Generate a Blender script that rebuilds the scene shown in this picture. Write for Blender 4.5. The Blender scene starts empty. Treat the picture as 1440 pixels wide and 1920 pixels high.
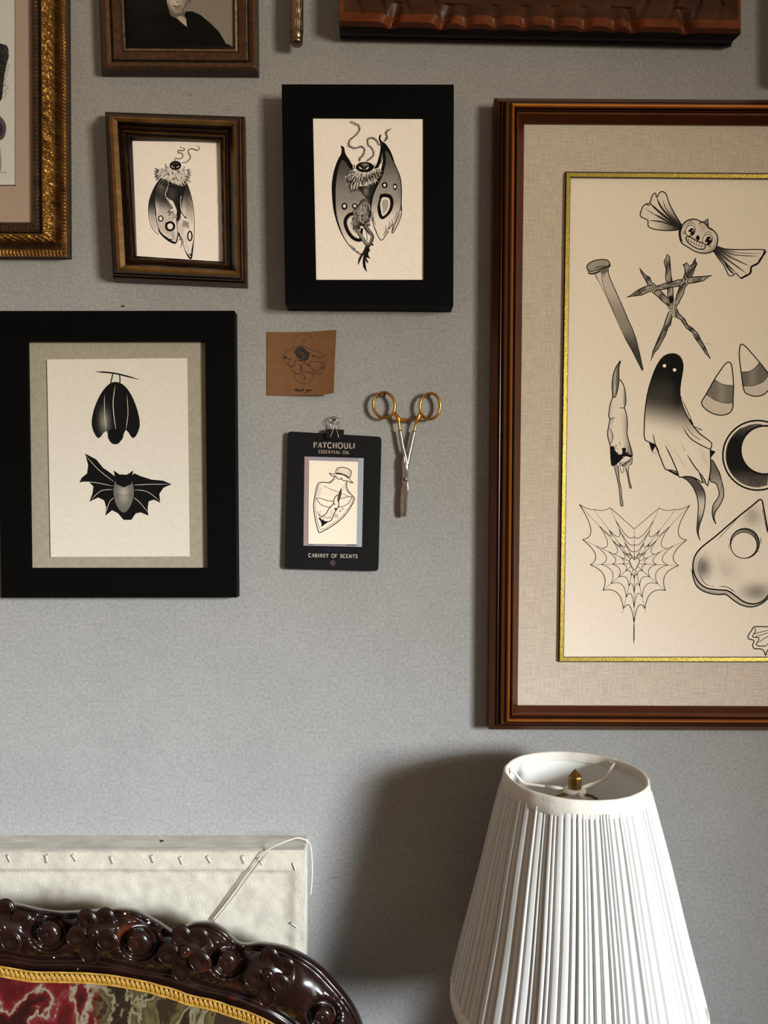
import bpy, bmesh, math, random
from mathutils import Vector, noise
from mathutils.geometry import tessellate_polygon
random.seed(7)
PI = math.pi
COL = bpy.context.scene.collection
# ---- the place: back wall is the plane y=0, the camera stands 1 m in front of it, 1.45 m up
F = 1387.0; CZ = 1.45
def P(px, py, d=0.0):
    k = (1.0-d)/F
    return Vector(((px-720)*k, -d, CZ-(py-960)*k))
def lin(c): return c/12.92 if c <= .04045 else ((c+.055)/1.055)**2.4
def rgb(r, g, b): return (lin(r/255), lin(g/255), lin(b/255))
def clamp(x, a=0., b=1.): return a if x < a else b if x > b else x
def sm(a, b, x):
    t = clamp((x-a)/(b-a)); return t*t*(3-2*t)
def pts(s):
    if not isinstance(s, str): return [tuple(p) for p in s]
    v = s.split(); return [tuple(float(q) for q in w.split(',')) for w in v]
def crom(p, n=5, closed=False):
    out = []; m = len(p)
    if m < 3: return list(p)
    dim = len(p[0])
    for i in range(m if closed else m-1):
        if closed: a, b, c, d = p[i-1], p[i], p[(i+1) % m], p[(i+2) % m]
        else: a, b, c, d = p[max(i-1, 0)], p[i], p[i+1], p[min(i+2, m-1)]
        for k in range(n):
            t = k/n
            out.append(tuple(.5*((2*b[j])+(c[j]-a[j])*t+(2*a[j]-5*b[j]+4*c[j]-d[j])*t*t+(3*b[j]-a[j]-3*c[j]+d[j])*t**3) for j in range(dim)))
    if not closed: out.append(tuple(p[-1]))
    return out

# ---- objects
ORG = {}
def thing(name, label, cat, loc, group=None):
    o = bpy.data.objects.new(name, None); COL.objects.link(o); o.location = loc
    o.empty_display_size = .02
    o['label'] = label; o['category'] = cat
    if group: o['group'] = group
    ORG[o.name] = Vector(loc); return o
def tag(o, label, cat, group=None):
    o['label'] = label; o['category'] = cat
    if group: o['group'] = group
    return o
def org(o):
    v = Vector((0, 0, 0))
    while o: v += o.location; o = o.parent
    return v
def link(name, me, mat, parent=None, loc=None, smooth=False):
    me.name = name
    if mat is not None and not me.materials: me.materials.append(mat)
    o = bpy.data.objects.new(name, me); COL.objects.link(o)
    base = org(parent) if parent else Vector((0, 0, 0))
    if parent: o.parent = parent; off = base
    else:
        off = Vector(loc) if loc else Vector((0, 0, 0)); o.location = off
    if off.length: me.transform(__import__('mathutils').Matrix.Translation(-off))
    if smooth:
        for p in me.polygons: p.use_smooth = True
    return o
class M:
    """collects faces in world coordinates with a colour per face"""
    def __init__(s): s.v = []; s.f = []; s.c = []
    def add(s, vs, fs, col=(1, 1, 1)):
        n = len(s.v); s.v += [tuple(v) for v in vs]
        for f in fs: s.f.append([n+i for i in f]); s.c.append(col)
    def mesh(s):
        me = bpy.data.meshes.new('m'); me.from_pydata(s.v, [], s.f)
        a = me.color_attributes.new('Col', 'FLOAT_COLOR', 'CORNER')
        buf = []
        for p in me.polygons:
            c = s.c[p.index]; buf += [c[0], c[1], c[2], 1.0]*p.loop_total
        a.data.foreach_set('color', buf); me.update(); return me
    def box(s, a, b, col=(1, 1, 1)):
        x0, y0, z0 = a; x1, y1, z1 = b
        s.add([(x0,y0,z0),(x1,y0,z0),(x1,y1,z0),(x0,y1,z0),(x0,y0,z1),(x1,y0,z1),(x1,y1,z1),(x0,y1,z1)],
              [(0,3,2,1),(4,5,6,7),(0,1,5,4),(1,2,6,5),(2,3,7,6),(3,0,4,7)], col); return s
    def tube(s, path, r, n=8, closed=False, col=(1, 1, 1), flat=1.0):
        path = [Vector(p) for p in path]; m = len(path); rings = []
        up = None
        for i, p in enumerate(path):
            if closed: t = path[(i+1) % m]-path[i-1]
            else: t = path[min(i+1, m-1)]-path[max(i-1, 0)]
            t.normalize()
            ref = Vector((0, 1, 0)) if abs(t.y) < .9 else Vector((1, 0, 0))
            a = t.cross(ref).normalized(); b = a.cross(t).normalized()
            rr = r[i] if isinstance(r, (list, tuple)) else r
            rings.append([p+a*rr*math.cos(2*PI*k/n)+b*rr*flat*math.sin(2*PI*k/n) for k in range(n)])
        vs = [v for g in rings for v in g]; fs = []
        for i in range(m if closed else m-1):
            j = (i+1) % m
            for k in range(n): fs.append((i*n+k, i*n+(k+1) % n, j*n+(k+1) % n, j*n+k))
        if not closed: fs += [tuple(range(n))[::-1], tuple((m-1)*n+k for k in range(n))]
        s.add(vs, fs, col); return s
    def rev(s, c, prof, n=24, col=(1, 1, 1), disp=None, cap=False):
        vs = []; fs = []
        for (r, z) in prof:
            for k in range(n):
                a = 2*PI*k/n; q = r+(disp(a, z) if disp else 0)
                vs.append((c[0]+q*math.cos(a), c[1]+q*math.sin(a), c[2]+z))
        for i in range(len(prof)-1):
            for k in range(n): fs.append((i*n+k, i*n+(k+1) % n, (i+1)*n+(k+1) % n, (i+1)*n+k))
        if cap: fs += [tuple(range(n))[::-1], tuple((len(prof)-1)*n+k for k in range(n))]
        s.add(vs, fs, col); return s
    def dome(s, c, rx, rz, h, n=14, m=4, rot=0., col=(1, 1, 1), cup=0.):
        """a low dome on the wall side, bulging towards -y"""
        vs = []; fs = []
        for i in range(m+1):
            t = i/m*PI/2
            for k in range(n):
                a = 2*PI*k/n; q = math.cos(t) if i < m else .001
                x = rx*q*math.cos(a); z = rz*q*math.sin(a)
                hh = h*(math.sin(t)-cup*(1-q)**1.2)
                vs.append((c[0]+x*math.cos(rot)-z*math.sin(rot), c[1]-hh, c[2]+x*math.sin(rot)+z*math.cos(rot)))
        for i in range(m):
            for k in range(n): fs.append((i*n+k, i*n+(k+1) % n, (i+1)*n+(k+1) % n, (i+1)*n+k))
        s.add(vs, fs, col); return s

# ---- materials
def mat(name, col=None, rough=.5, metal=0., attr=False, var=.0, vscale=40., bump=0., bscale=200., coat=0., detail=3., stretch=None, sheen=0., spec=None, hue=None, trans=0.):
    m = bpy.data.materials.new(name); m.use_nodes = True; nt = m.node_tree; N = nt.nodes; L = nt.links
    b = N['Principled BSDF']; b.inputs['Roughness'].default_value = rough; b.inputs['Metallic'].default_value = metal
    b.inputs['Coat Weight'].default_value = coat; b.inputs['Coat Roughness'].default_value = .12
    if spec is not None: b.inputs['Specular IOR Level'].default_value = spec
    tc = N.new('ShaderNodeTexCoord'); mp = N.new('ShaderNodeMapping'); L.new(tc.outputs['Object'], mp.inputs['Vector'])
    if stretch: mp.inputs['Scale'].default_value = stretch
    if attr:
        at = N.new('ShaderNodeAttribute'); at.attribute_name = 'Col'; src = at.outputs['Color']
    else:
        at = N.new('ShaderNodeRGB'); at.outputs[0].default_value = (*col, 1); src = at.outputs[0]
    if attr and col:
        mm = N.new('ShaderNodeMix'); mm.data_type = 'RGBA'; mm.blend_type = 'MULTIPLY'; mm.inputs[0].default_value = 1
        L.new(src, mm.inputs[6]); mm.inputs[7].default_value = (*col, 1); src = mm.outputs[2]
    if var:
        nz = N.new('ShaderNodeTexNoise'); nz.inputs['Scale'].default_value = vscale; nz.inputs['Detail'].default_value = detail
        L.new(mp.outputs[0], nz.inputs['Vector'])
        mr = N.new('ShaderNodeMapRange'); mr.inputs[1].default_value = .3; mr.inputs[2].default_value = .7
        mr.inputs[3].default_value = 1-var; mr.inputs[4].default_value = 1+var; L.new(nz.outputs[0], mr.inputs[0])
        vm = N.new('ShaderNodeVectorMath'); vm.operation = 'SCALE'; L.new(src, vm.inputs[0]); L.new(mr.outputs[0], vm.inputs['Scale']); src = vm.outputs[0]
    if hue:
        n2 = N.new('ShaderNodeTexNoise'); n2.inputs['Scale'].default_value = hue[1]; n2.inputs['Detail'].default_value = 4
        L.new(mp.outputs[0], n2.inputs['Vector'])
        m2 = N.new('ShaderNodeMapRange'); m2.inputs[1].default_value = hue[2]; m2.inputs[2].default_value = hue[3]; L.new(n2.outputs[0], m2.inputs[0])
        mx = N.new('ShaderNodeMix'); mx.data_type = 'RGBA'; L.new(m2.outputs[0], mx.inputs[0]); L.new(src, mx.inputs[6]); mx.inputs[7].default_value = (*hue[0], 1); src = mx.outputs[2]
    L.new(src, b.inputs['Base Color'])
    if bump:
        n3 = N.new('ShaderNodeTexNoise'); n3.inputs['Scale'].default_value = bscale; n3.inputs['Detail'].default_value = 4
        L.new(mp.outputs[0], n3.inputs['Vector'])
        bp = N.new('ShaderNodeBump'); bp.inputs['Strength'].default_value = bump; bp.inputs['Distance'].default_value = .001
        L.new(n3.outputs[0], bp.inputs['Height']); L.new(bp.outputs[0], b.inputs['Normal'])
    if trans:
        tr = N.new('ShaderNodeBsdfTranslucent'); L.new(src, tr.inputs[0]); ms = N.new('ShaderNodeMixShader'); ms.inputs[0].default_value = trans
        L.new(b.outputs[0], ms.inputs[1]); L.new(tr.outputs[0], ms.inputs[2]); L.new(ms.outputs[0], N['Material Output'].inputs[0])
    return m
PRINT = mat('printed_paper', attr=True, rough=.75, var=.035, vscale=230., spec=.08)

# ---- flat printed art: polygons and pen strokes stacked on a sheet of paper
class Art:
    STEP = 1.6e-6; fat = 1.34
    def __init__(s, d, paper, ink=(.0045, .0042, .004)):
        s.d = d; s.z = d; s.paper = paper; s.ink = ink; s.v = []; s.f = []; s.c = []; s.o = (0, 0, 1)
    def at(s, ox, oy, sc): s.o = (ox, oy, sc); return s
    def rest(s): s.z = s.d+2e-6   # next motif starts on the bare sheet again
    def px(s, x, y): return s.o[0]+x/s.o[2], s.o[1]+y/s.o[2]
    def W(s, x, y):
        a, b = s.px(x, y); v = P(a, b, s.d); v.y = -s.z; return tuple(v)
    def col(s, g):
        if isinstance(g, tuple): return g
        g = g**1.6
        return tuple(s.ink[i]+(s.paper[i]-s.ink[i])*g for i in range(3))
    def slab(s, quad, thick=.0006):
        q = pts(quad); s.at(0, 0, 1)
        front = [P(x, y, s.d) for x, y in q]; back = [Vector((v.x, v.y+thick, v.z)) for v in front]
        n = len(s.v); m = len(q); s.v += [tuple(v) for v in front+back]; s.c += [s.paper]*2*m
        s.f.append(list(range(n, n+m))); s.f.append(list(range(n+2*m-1, n+m-1, -1)))
        for i in range(m): j = (i+1) % m; s.f.append([n+i, n+m+i, n+m+j, n+j])
        s.z += s.STEP
    def poly(s, p, g=0., smooth=4, cuts=14):
        p = pts(p)
        if smooth: p = crom(p, smooth, True)
        s.z += s.STEP
        if callable(g):
            bm = bmesh.new(); vs = [bm.verts.new((x, y, 0)) for x, y in p]
            bm.faces.new(vs)
            xs = [q[0] for q in p]; ys = [q[1] for q in p]
            for ax, lo, hi in ((0, min(xs), max(xs)), (1, min(ys), max(ys))):
                for k in range(1, cuts):
                    c = lo+(hi-lo)*k/cuts
                    no = (1, 0, 0) if ax == 0 else (0, 1, 0); co = (c, 0, 0) if ax == 0 else (0, c, 0)
                    bmesh.ops.bisect_plane(bm, geom=bm.verts[:]+bm.edges[:]+bm.faces[:], plane_co=co, plane_no=no, dist=1e-5)
            bmesh.ops.triangulate(bm, faces=bm.faces[:])
            bm.verts.index_update(); n = len(s.v)
            for v in bm.verts: s.v.append(s.W(v.co.x, v.co.y)); s.c.append(s.col(clamp(g(v.co.x, v.co.y), 0, 2)))
            for f in bm.faces: s.f.append([n+v.index for v in f.verts])
            bm.free()
        else:
            n = len(s.v); c = s.col(g)
            for x, y in p: s.v.append(s.W(x, y)); s.c.append(c)
            for t in tessellate_polygon([[Vector((x, y, 0)) for x, y in p]]): s.f.append([n+i for i in t])
    def line(s, p, w=1.5, g=0., taper=(1, 1), closed=False, smooth=4, bump=True):
        p = pts(p)
        if smooth and len(p) > 2: p = crom(p, smooth, closed)
        if bump: s.z += s.STEP
        m = len(p); w = w*s.o[2]/2*s.fat; n = len(s.v); c = s.col(g)
        for i, (x, y) in enumerate(p):
            if closed: a, b = p[i-1], p[(i+1) % m]
            else: a, b = p[max(i-1, 0)], p[min(i+1, m-1)]
            tx, ty = b[0]-a[0], b[1]-a[1]; l = math.hypot(tx, ty) or 1; tx /= l; ty /= l
            u = i/(m-1) if m > 1 else 0
            k = min(1, taper[0]+(1-taper[0])*u*4, taper[1]+(1-taper[1])*(1-u)*4) if not closed else 1
            k = max(k, .02)
            s.v.append(s.W(x-ty*w*k, y+tx*w*k)); s.v.append(s.W(x+ty*w*k, y-tx*w*k)); s.c += [c, c]
        for i in range(m if closed else m-1):
            j = (i+1) % m; s.f.append([n+2*i, n+2*i+1, n+2*j+1, n+2*j])
    def shape(s, p, g=1., w=1.3, smooth=4, cuts=14):
        s.poly(p, g, smooth, cuts); s.line(p, w, 0., closed=True, smooth=smooth)
    def ell(s, x, y, rx, ry=None, g=0., rot=0., n=20, **k):
        ry = ry or rx; p = [(x+rx*math.cos(2*PI*i/n)*math.cos(rot)-ry*math.sin(2*PI*i/n)*math.sin(rot), y+rx*math.cos(2*PI*i/n)*math.sin(rot)+ry*math.sin(2*PI*i/n)*math.cos(rot)) for i in range(n)]
        if 'w' in k: s.line(p, k['w'], g, closed=True, smooth=0)
        else: s.poly(p, g, 0)
    def hairs(s, region, n, ln, ang, w=.5, gs=(0., .3, 1.), jit=.4, curl=.3):
        """short pen strokes scattered in a polygon, direction ang(x,y)"""
        p = pts(region); xs = [q[0] for q in p]; ys = [q[1] for q in p]; k = 0; tries = 0
        s.z += s.STEP
        while k < n and tries < n*40:
            tries += 1
            x = random.uniform(min(xs), max(xs)); y = random.uniform(min(ys), max(ys)); ins = False
            for i in range(len(p)):
                (x1, y1), (x2, y2) = p[i-1], p[i]
                if (y1 > y) != (y2 > y) and x < (x2-x1)*(y-y1)/(y2-y1)+x1: ins = not ins
            if not ins: continue
            a = (ang(x, y) if callable(ang) else ang)+random.uniform(-jit, jit); l = ln*random.uniform(.6, 1.2); c = random.uniform(-curl, curl)
            s.line([(x, y), (x+l*.5*math.cos(a), y+l*.5*math.sin(a)), (x+l*math.cos(a+c), y+l*math.sin(a+c))], w, random.choice(gs), (1, .05), smooth=2, bump=False); s.z += s.STEP*.35
            k += 1
    def hatch(s, a, b, c, d, n, w=.4, g=.4):
        """n strokes between edge a-b and edge c-d"""
        s.z += s.STEP
        for i in range(n):
            t = (i+random.uniform(.2, .8))/n
            s.line([(a[0]+(b[0]-a[0])*t, a[1]+(b[1]-a[1])*t), (c[0]+(d[0]-c[0])*t, c[1]+(d[1]-c[1])*t)], w, g, (.2, .2), smooth=0, bump=False)
    def build(s, name, parent, mt=None):
        me = bpy.data.meshes.new(name); me.from_pydata(s.v, [], s.f)
        a = me.color_attributes.new('Col', 'FLOAT_COLOR', 'POINT'); buf = []
        for c in s.c: buf += [c[0], c[1], c[2], 1.0]
        a.data.foreach_set('color', buf)
        # every face looks at the room
        bm = bmesh.new(); bm.from_mesh(me); bm.normal_update()
        for f in bm.faces:
            if abs(f.normal.y) > .9 and f.normal.y > 0 and min(-v.co.y for v in f.verts) >= s.d-1e-7: f.normal_flip()
        bm.to_mesh(me); bm.free()
        return link(name, me, mt or PRINT, parent)

# ---- serif capitals drawn with pen strokes (x right, y up, unit height)
T_, t_ = .17, .09
GL = {
 'P': (.62, [('.15,0 .15,1', T_), ('.15,.96 .45,.96 .58,.75 .45,.52 .15,.5', t_, 1)], '0,.28,0 0,.2,1'),
 'A': (.8, [('.42,1 .72,0', T_), ('.42,1 .1,0', t_), ('.2,.34 .6,.34', t_)], '0,.2,0 .6,.85,0'),
 'T': (.72, [('.36,0 .36,1', T_), ('.02,.96 .7,.96', t_), ('.03,.96 .03,.78', t_), ('.69,.96 .69,.78', t_)], '.24,.48,0'),
 'C': (.8, [('.7,.78 .5,.98 .2,.88 .06,.5 .2,.12 .5,.02 .72,.2', .14, 1), ('.71,.95 .71,.72', t_)], ''),
 'H': (.86, [('.16,0 .16,1', T_), ('.7,0 .7,1', T_), ('.16,.5 .7,.5', t_)], '.03,.29,0 .57,.83,0 .03,.29,1 .57,.83,1'),
 'O': (.9, [('.45,1 .14,.85 .06,.5 .14,.15 .45,0 .76,.15 .84,.5 .76,.85 .45,1', .13, 1)], ''),
 'U': (.84, [('.16,1 .16,.3 .26,.06 .45,0 .62,.08 .7,.3 .7,1', .13, 1)], '.03,.29,1 .58,.82,1'),
 'L': (.62, [('.16,0 .16,1', T_), ('.16,.03 .58,.03', t_), ('.58,.03 .58,.25', t_)], '.03,.29,1'),
 'I': (.34, [('.17,0 .17,1', T_)], '.04,.3,0 .04,.3,1'),
 'E': (.64, [('.16,0 .16,1', T_), ('.16,.97 .56,.97', t_), ('.16,.03 .6,.03', t_), ('.16,.52 .46,.52', t_), ('.56,.97 .56,.8', t_), ('.6,.03 .6,.22', t_)], ''),
 'S': (.6, [('.5,.8 .38,.98 .16,.94 .08,.76 .2,.6 .42,.46 .52,.26 .4,.04 .18,.03 .07,.22', .13, 1)], ''),
 'N': (.9, [('.16,0 .16,1', t_), ('.16,1 .74,0', T_), ('.74,0 .74,1', t_)], '.04,.28,0 .62,.86,1'),
 'B': (.68, [('.16,0 .16,1', T_), ('.16,.97 .42,.97 .54,.76 .42,.54 .16,.52', t_, 1), ('.42,.53 .6,.4 .6,.18 .44,.03 .16,.03', .11, 1)], ''),
 'F': (.62, [('.16,0 .16,1', T_), ('.16,.97 .56,.97', t_), ('.16,.5 .44,.5', t_), ('.56,.97 .56,.8', t_)], '.03,.3,0'),
 ' ': (.5, [], ''),
}
def text(art, s, a, b, h, col, gap=.16):
    """write s in capitals along the baseline a-b (pixels), h high"""
    tot = sum(GL[c][0] for c in s)+gap*(len(s)-1); L = math.hypot(b[0]-a[0], b[1]-a[1])
    k = L/tot; ux, uy = (b[0]-a[0])/L, (b[1]-a[1])/L; x0 = 0
    def q(x, y): return (a[0]+ux*(x0+x)*k+uy*y*h, a[1]+uy*(x0+x)*k-ux*y*h)
    art.at(0, 0, 1); art.z += art.STEP
    for c in s:
        w, st, sf = GL[c]
        for r in st: art.line([q(x, y) for x, y in pts(r[0])], r[1]*h, col, smooth=4 if len(r) > 2 else 0, bump=False)
        for r in pts(sf): art.line([q(r[0], abs(r[2]-.03)), q(r[1], abs(r[2]-.03))], .06*h, col, smooth=0, bump=False)
        x0 += w+gap

# ---- picture-frame moulding swept round four corners
def moulding(outer, dO, rings, inner=None, nseg=1, disp=None, sub=None):
    """outer: 4 pixel corners TL TR BR BL read at depth dO. rings: (l,t,r,b,depth,colour) insets in pixels; returns an M()"""
    o = pts(outer); R = []
    def quad(l, t, r, b): return [(o[0][0]+l, o[0][1]+t), (o[1][0]-r, o[1][1]+t), (o[2][0]-r, o[2][1]-b), (o[3][0]+l, o[3][1]-b)]
    if not isinstance(dO, tuple): dO = (dO,)*4
    q0 = [Vector((P(x, y, dO[2] if i in (1, 2) else dO[0]).x, 0, P(x, y, dO[3] if i > 1 else dO[1]).z)) for i, (x, y) in enumerate(o)]
    R.append(([(v.x, v.z) for v in q0], 0.0, rings[0][5]))
    for (l, t, r, b, d, c) in rings:
        R.append(([(P(x, y, d).x, P(x, y, d).z) for x, y in quad(l, t, r, b)], d, c))
    if inner:
        q, d, c = inner; R.append(([(P(x, y, d).x, P(x, y, d).z) for x, y in pts(q)], d, c))
        # hidden rebate wall going back
        R.append(([(P(x, y, d).x, P(x, y, d).z) for x, y in pts(q)], max(d-.006, .002), c))
    if sub:
        R2 = []
        for i, r in enumerate(R):
            R2.append(r)
            if i in sub and i+1 < len(R):
                a, b = r, R[i+1]; n = sub[i]
                for k in range(1, n):
                    t = k/n
                    R2.append(([(a[0][j][0]*(1-t)+b[0][j][0]*t, a[0][j][1]*(1-t)+b[0][j][1]*t) for j in range(4)], a[1]*(1-t)+b[1]*t, b[2], i+t))
        R = R2
    m = M(); rows = []; idx = 0
    for r in R:
        q, d = r[0], r[1]; row = []
        ri = r[3] if len(r) > 3 else None
        if ri is None: ri = idx; idx += 1
        for sde in range(4):
            a, b = q[sde], q[(sde+1) % 4]
            for k in range(nseg):
                t = k/nseg; x = a[0]*(1-t)+b[0]*t; z = a[1]*(1-t)+b[1]*t
                e = disp(sde, x, z, ri) if disp else 0
                row.append((x, -(d+e), z))
        rows.append((row, r[2]))
    n = 4*nseg
    for i in range(len(rows)-1):
        A, B = rows[i][0], rows[i+1][0]
        # colours belong to the band that ends at ring i+1
        m.add(A+B, [(k, n+k, n+(k+1) % n, (k+1) % n) for k in range(n)], rows[i+1][1])
    return m
def quadframe(outer, inner, d0, d1, col=(1, 1, 1), back=.001):
    o = [P(x, y, d0) for x, y in pts(outer)]; i = [P(x, y, d1) for x, y in pts(inner)]
    ib = [Vector((v.x, v.y+back, v.z)) for v in i]; ob = [Vector((v.x, v.y+back, v.z)) for v in o]
    m = M(); fs = []
    for k in range(4):
        j = (k+1) % 4; fs += [(k, 4+k, 4+j, j), (4+k, 8+k, 8+j, 4+j), (12+k, k, j, 12+j), (8+k, 12+k, 12+j, 8+j)]
    m.add(o+i+ib+ob, fs, col); return m
# ================= the room
wallm = bpy.data.materials.new('painted_wall'); wallm.use_nodes = True
def _wall():
    nt = wallm.node_tree; N = nt.nodes; L = nt.links; b = N['Principled BSDF']; b.inputs['Roughness'].default_value = .8
    b.inputs['Specular IOR Level'].default_value = .15
    tc = N.new('ShaderNodeTexCoord'); at = N.new('ShaderNodeAttribute'); at.attribute_name = 'Col'
    cur = at.outputs['Color']
    for sc, lo, hi, det in ((260, .84, 1.16, 2), (700, .90, 1.10, 1), (9, .95, 1.05, 4), (60, .96, 1.04, 3)):
        n = N.new('ShaderNodeTexNoise'); n.inputs['Scale'].default_value = sc; n.inputs['Detail'].default_value = det; L.new(tc.outputs['Object'], n.inputs['Vector'])
        r = N.new('ShaderNodeMapRange'); r.inputs[1].default_value = .25; r.inputs[2].default_value = .75; r.inputs[3].default_value = lo; r.inputs[4].default_value = hi
        L.new(n.outputs[0], r.inputs[0]); v = N.new('ShaderNodeVectorMath'); v.operation = 'SCALE'; L.new(cur, v.inputs[0]); L.new(r.outputs[0], v.inputs['Scale']); cur = v.outputs[0]
    L.new(cur, b.inputs['Base Color'])
    n = N.new('ShaderNodeTexNoise'); n.inputs['Scale'].default_value = 350; n.inputs['Detail'].default_value = 3; L.new(tc.outputs['Object'], n.inputs['Vector'])
    bp = N.new('ShaderNodeBump'); bp.inputs['Strength'].default_value = .25; bp.inputs['Distance'].default_value = .0006; L.new(n.outputs[0], bp.inputs['Height']); L.new(bp.outputs[0], b.inputs['Normal'])
_wall()
WALL = rgb(139, 137, 136)
def struct(o): o['kind'] = 'structure'; return o
# back wall, with its scuffs and the faint paper seam that runs along it
w = M(); w.box((-2.2, 0, 0), (2.1, .1, 2.7), WALL)
def scuff(x0, y0, pp, wd, c, d=2e-5):
    p = pts(pp)
    for i in range(len(p)-1):
        (a, b), (e, f) = p[i], p[i+1]; l = math.hypot(e-a, f-b) or 1; nx, ny = -(f-b)/l*wd/2, (e-a)/l*wd/2
        w.add([P(x0+a+nx, y0+b+ny, d), P(x0+e+nx, y0+f+ny, d), P(x0+e-nx, y0+f-ny, d), P(x0+a-nx, y0+b-ny, d)], [(0, 1, 2, 3)], c)
DK = tuple(c*.45 for c in WALL); DK2 = tuple(c*.75 for c in WALL); DK3 = tuple(c*.9 for c in WALL)
scuff(340, 175, '0,0 6,1.5', .8, DK2); scuff(350, 177, '0,0 5,1.2 11,.3', 1.2, DK); scuff(366, 177, '0,1 6,0', .8, DK2)
scuff(284, 174, '0,0 2,5', 1.6, DK2); scuff(610, 1650, '0,2 9,1', 1., DK2); scuff(616, 1647, '0,1 9,-1.5 19,-2', 1.1, DK); scuff(905, 1152, '0,0 1.5,5', .8, DK2)
scuff(1033, 152, '0,0 3,7 6,1 8,6', .7, DK2); scuff(893, 112, '0,0 3,8', .7, DK2); scuff(826, 826, '-4,8 0,0', .7, DK2)
scuff(577, 1566, '0,0 90,.6 180,.4 290,1.5 400,1', .7, DK3); scuff(560, 1240, '0,0 3,1', .8, DK2)
scuff(1290, 1700, '0,0 30,2 60,1', .6, DK3)
struct(link('wall_back', w.mesh(), wallm))
w2 = M()
W0, W1, Z0, Z1 = -2.95, -1.9, .95, 2.35
w2.box((2.1, -3.6, 0), (2.2, 0, Z0), WALL); w2.box((2.1, -3.6, Z1), (2.2, 0, 2.7), WALL)
w2.box((2.1, W1, Z0), (2.2, 0, Z1), WALL); w2.box((2.1, -3.6, Z0), (2.2, W0, Z1), WALL)
struct(link('wall_right', w2.mesh(), wallm))
wf = M(); tw = rgb(205, 200, 190)
for a, b in (((2.12, W0, Z0), (2.18, W0+.04, Z1)), ((2.12, W1-.04, Z0), (2.18, W1, Z1)), ((2.12, W0, Z0), (2.18, W1, Z0+.04)), ((2.12, W0, Z1-.04), (2.18, W1, Z1))): wf.box(a, b, tw)
struct(link('window_1', wf.mesh(), mat('white_window_paint', attr=True, rough=.4)))
fl = M().box((-2.2, -3.6, -.05), (2.2, 0, 0), rgb(120, 85, 58))
struct(link('floor', fl.mesh(), mat('oak_floor', attr=True, rough=.4, var=.3, vscale=6, stretch=(1, 12, 1))))
bb = M().box((-2.2, -.018, 0), (2.1, 0, .12), tw)
struct(link('baseboard_back', bb.mesh(), mat('white_skirting_paint', attr=True, rough=.4)))

# ================= camera and light
cam = bpy.data.cameras.new('camera'); cam.sensor_fit = 'VERTICAL'; cam.sensor_height = 36; cam.lens = F/1920*36; cam.clip_start = .02
co = bpy.data.objects.new('camera', cam); COL.objects.link(co); co.location = (0, -1, CZ); co.rotation_euler = (PI/2, 0, 0)
bpy.context.scene.camera = co
def area(name, loc, target, sx, sy, power, col, spread=180):
    l = bpy.data.lights.new(name, 'AREA'); l.shape = 'RECTANGLE'; l.size = sx; l.size_y = sy; l.energy = power; l.color = col; l.spread = math.radians(spread)
    o = bpy.data.objects.new(name, l); COL.objects.link(o); o.location = loc
    o.rotation_euler = (Vector(target)-Vector(loc)).to_track_quat('-Z', 'Y').to_euler(); return o
area('daylight_through_window', (2.05, -2.40, 1.68), (-.90, 0, .43), .62, .62, 14.6, (.84, 1., 1.147), 39.2)
area('warm_fill_light', (2.05, -2.30, 1.75), (-2.18, 0, 1.23), .6, .8, 25, (1., .928, .735), 71)  # added warm fill for the upper wall's tone, no source of its own
wd = bpy.data.worlds.new('world'); bpy.context.scene.world = wd; wd.use_nodes = True
bg = wd.node_tree.nodes['Background']; bg.inputs[0].default_value = (1.0, .76, .54, 1); bg.inputs[1].default_value = .33
sc = bpy.context.scene
sc.view_settings.view_transform = 'Standard'; sc.view_settings.look = 'None'; sc.view_settings.exposure = 0; sc.view_settings.gamma = 1; sc.view_settings.use_curve_mapping = False
sc.cycles.use_denoising = True
sc.cycles.max_bounces = 8
# ================= pictures on the wall
CREAM = rgb(232, 221, 214)
BK = rgb(4, 4, 4)
matte_black = mat('matte_black_paint', BK, rough=.6, spec=.06, var=.1, vscale=60)
BACKQ = {}
def backing(t, quad, d, col=rgb(90, 70, 50)):
    q = [P(x, y, d) for x, y in pts(quad)]; m = M(); n = [Vector((v.x, -.0015, v.z)) for v in q]
    m.add([tuple(v) for v in q+n], [(0, 3, 2, 1), (4, 5, 6, 7), (0, 1, 5, 4), (1, 2, 6, 5), (2, 3, 7, 6), (3, 0, 4, 7)], col)
    link('backing_board', m.mesh(), mat('backing_board_brown', attr=True, rough=.8), t)

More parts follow.
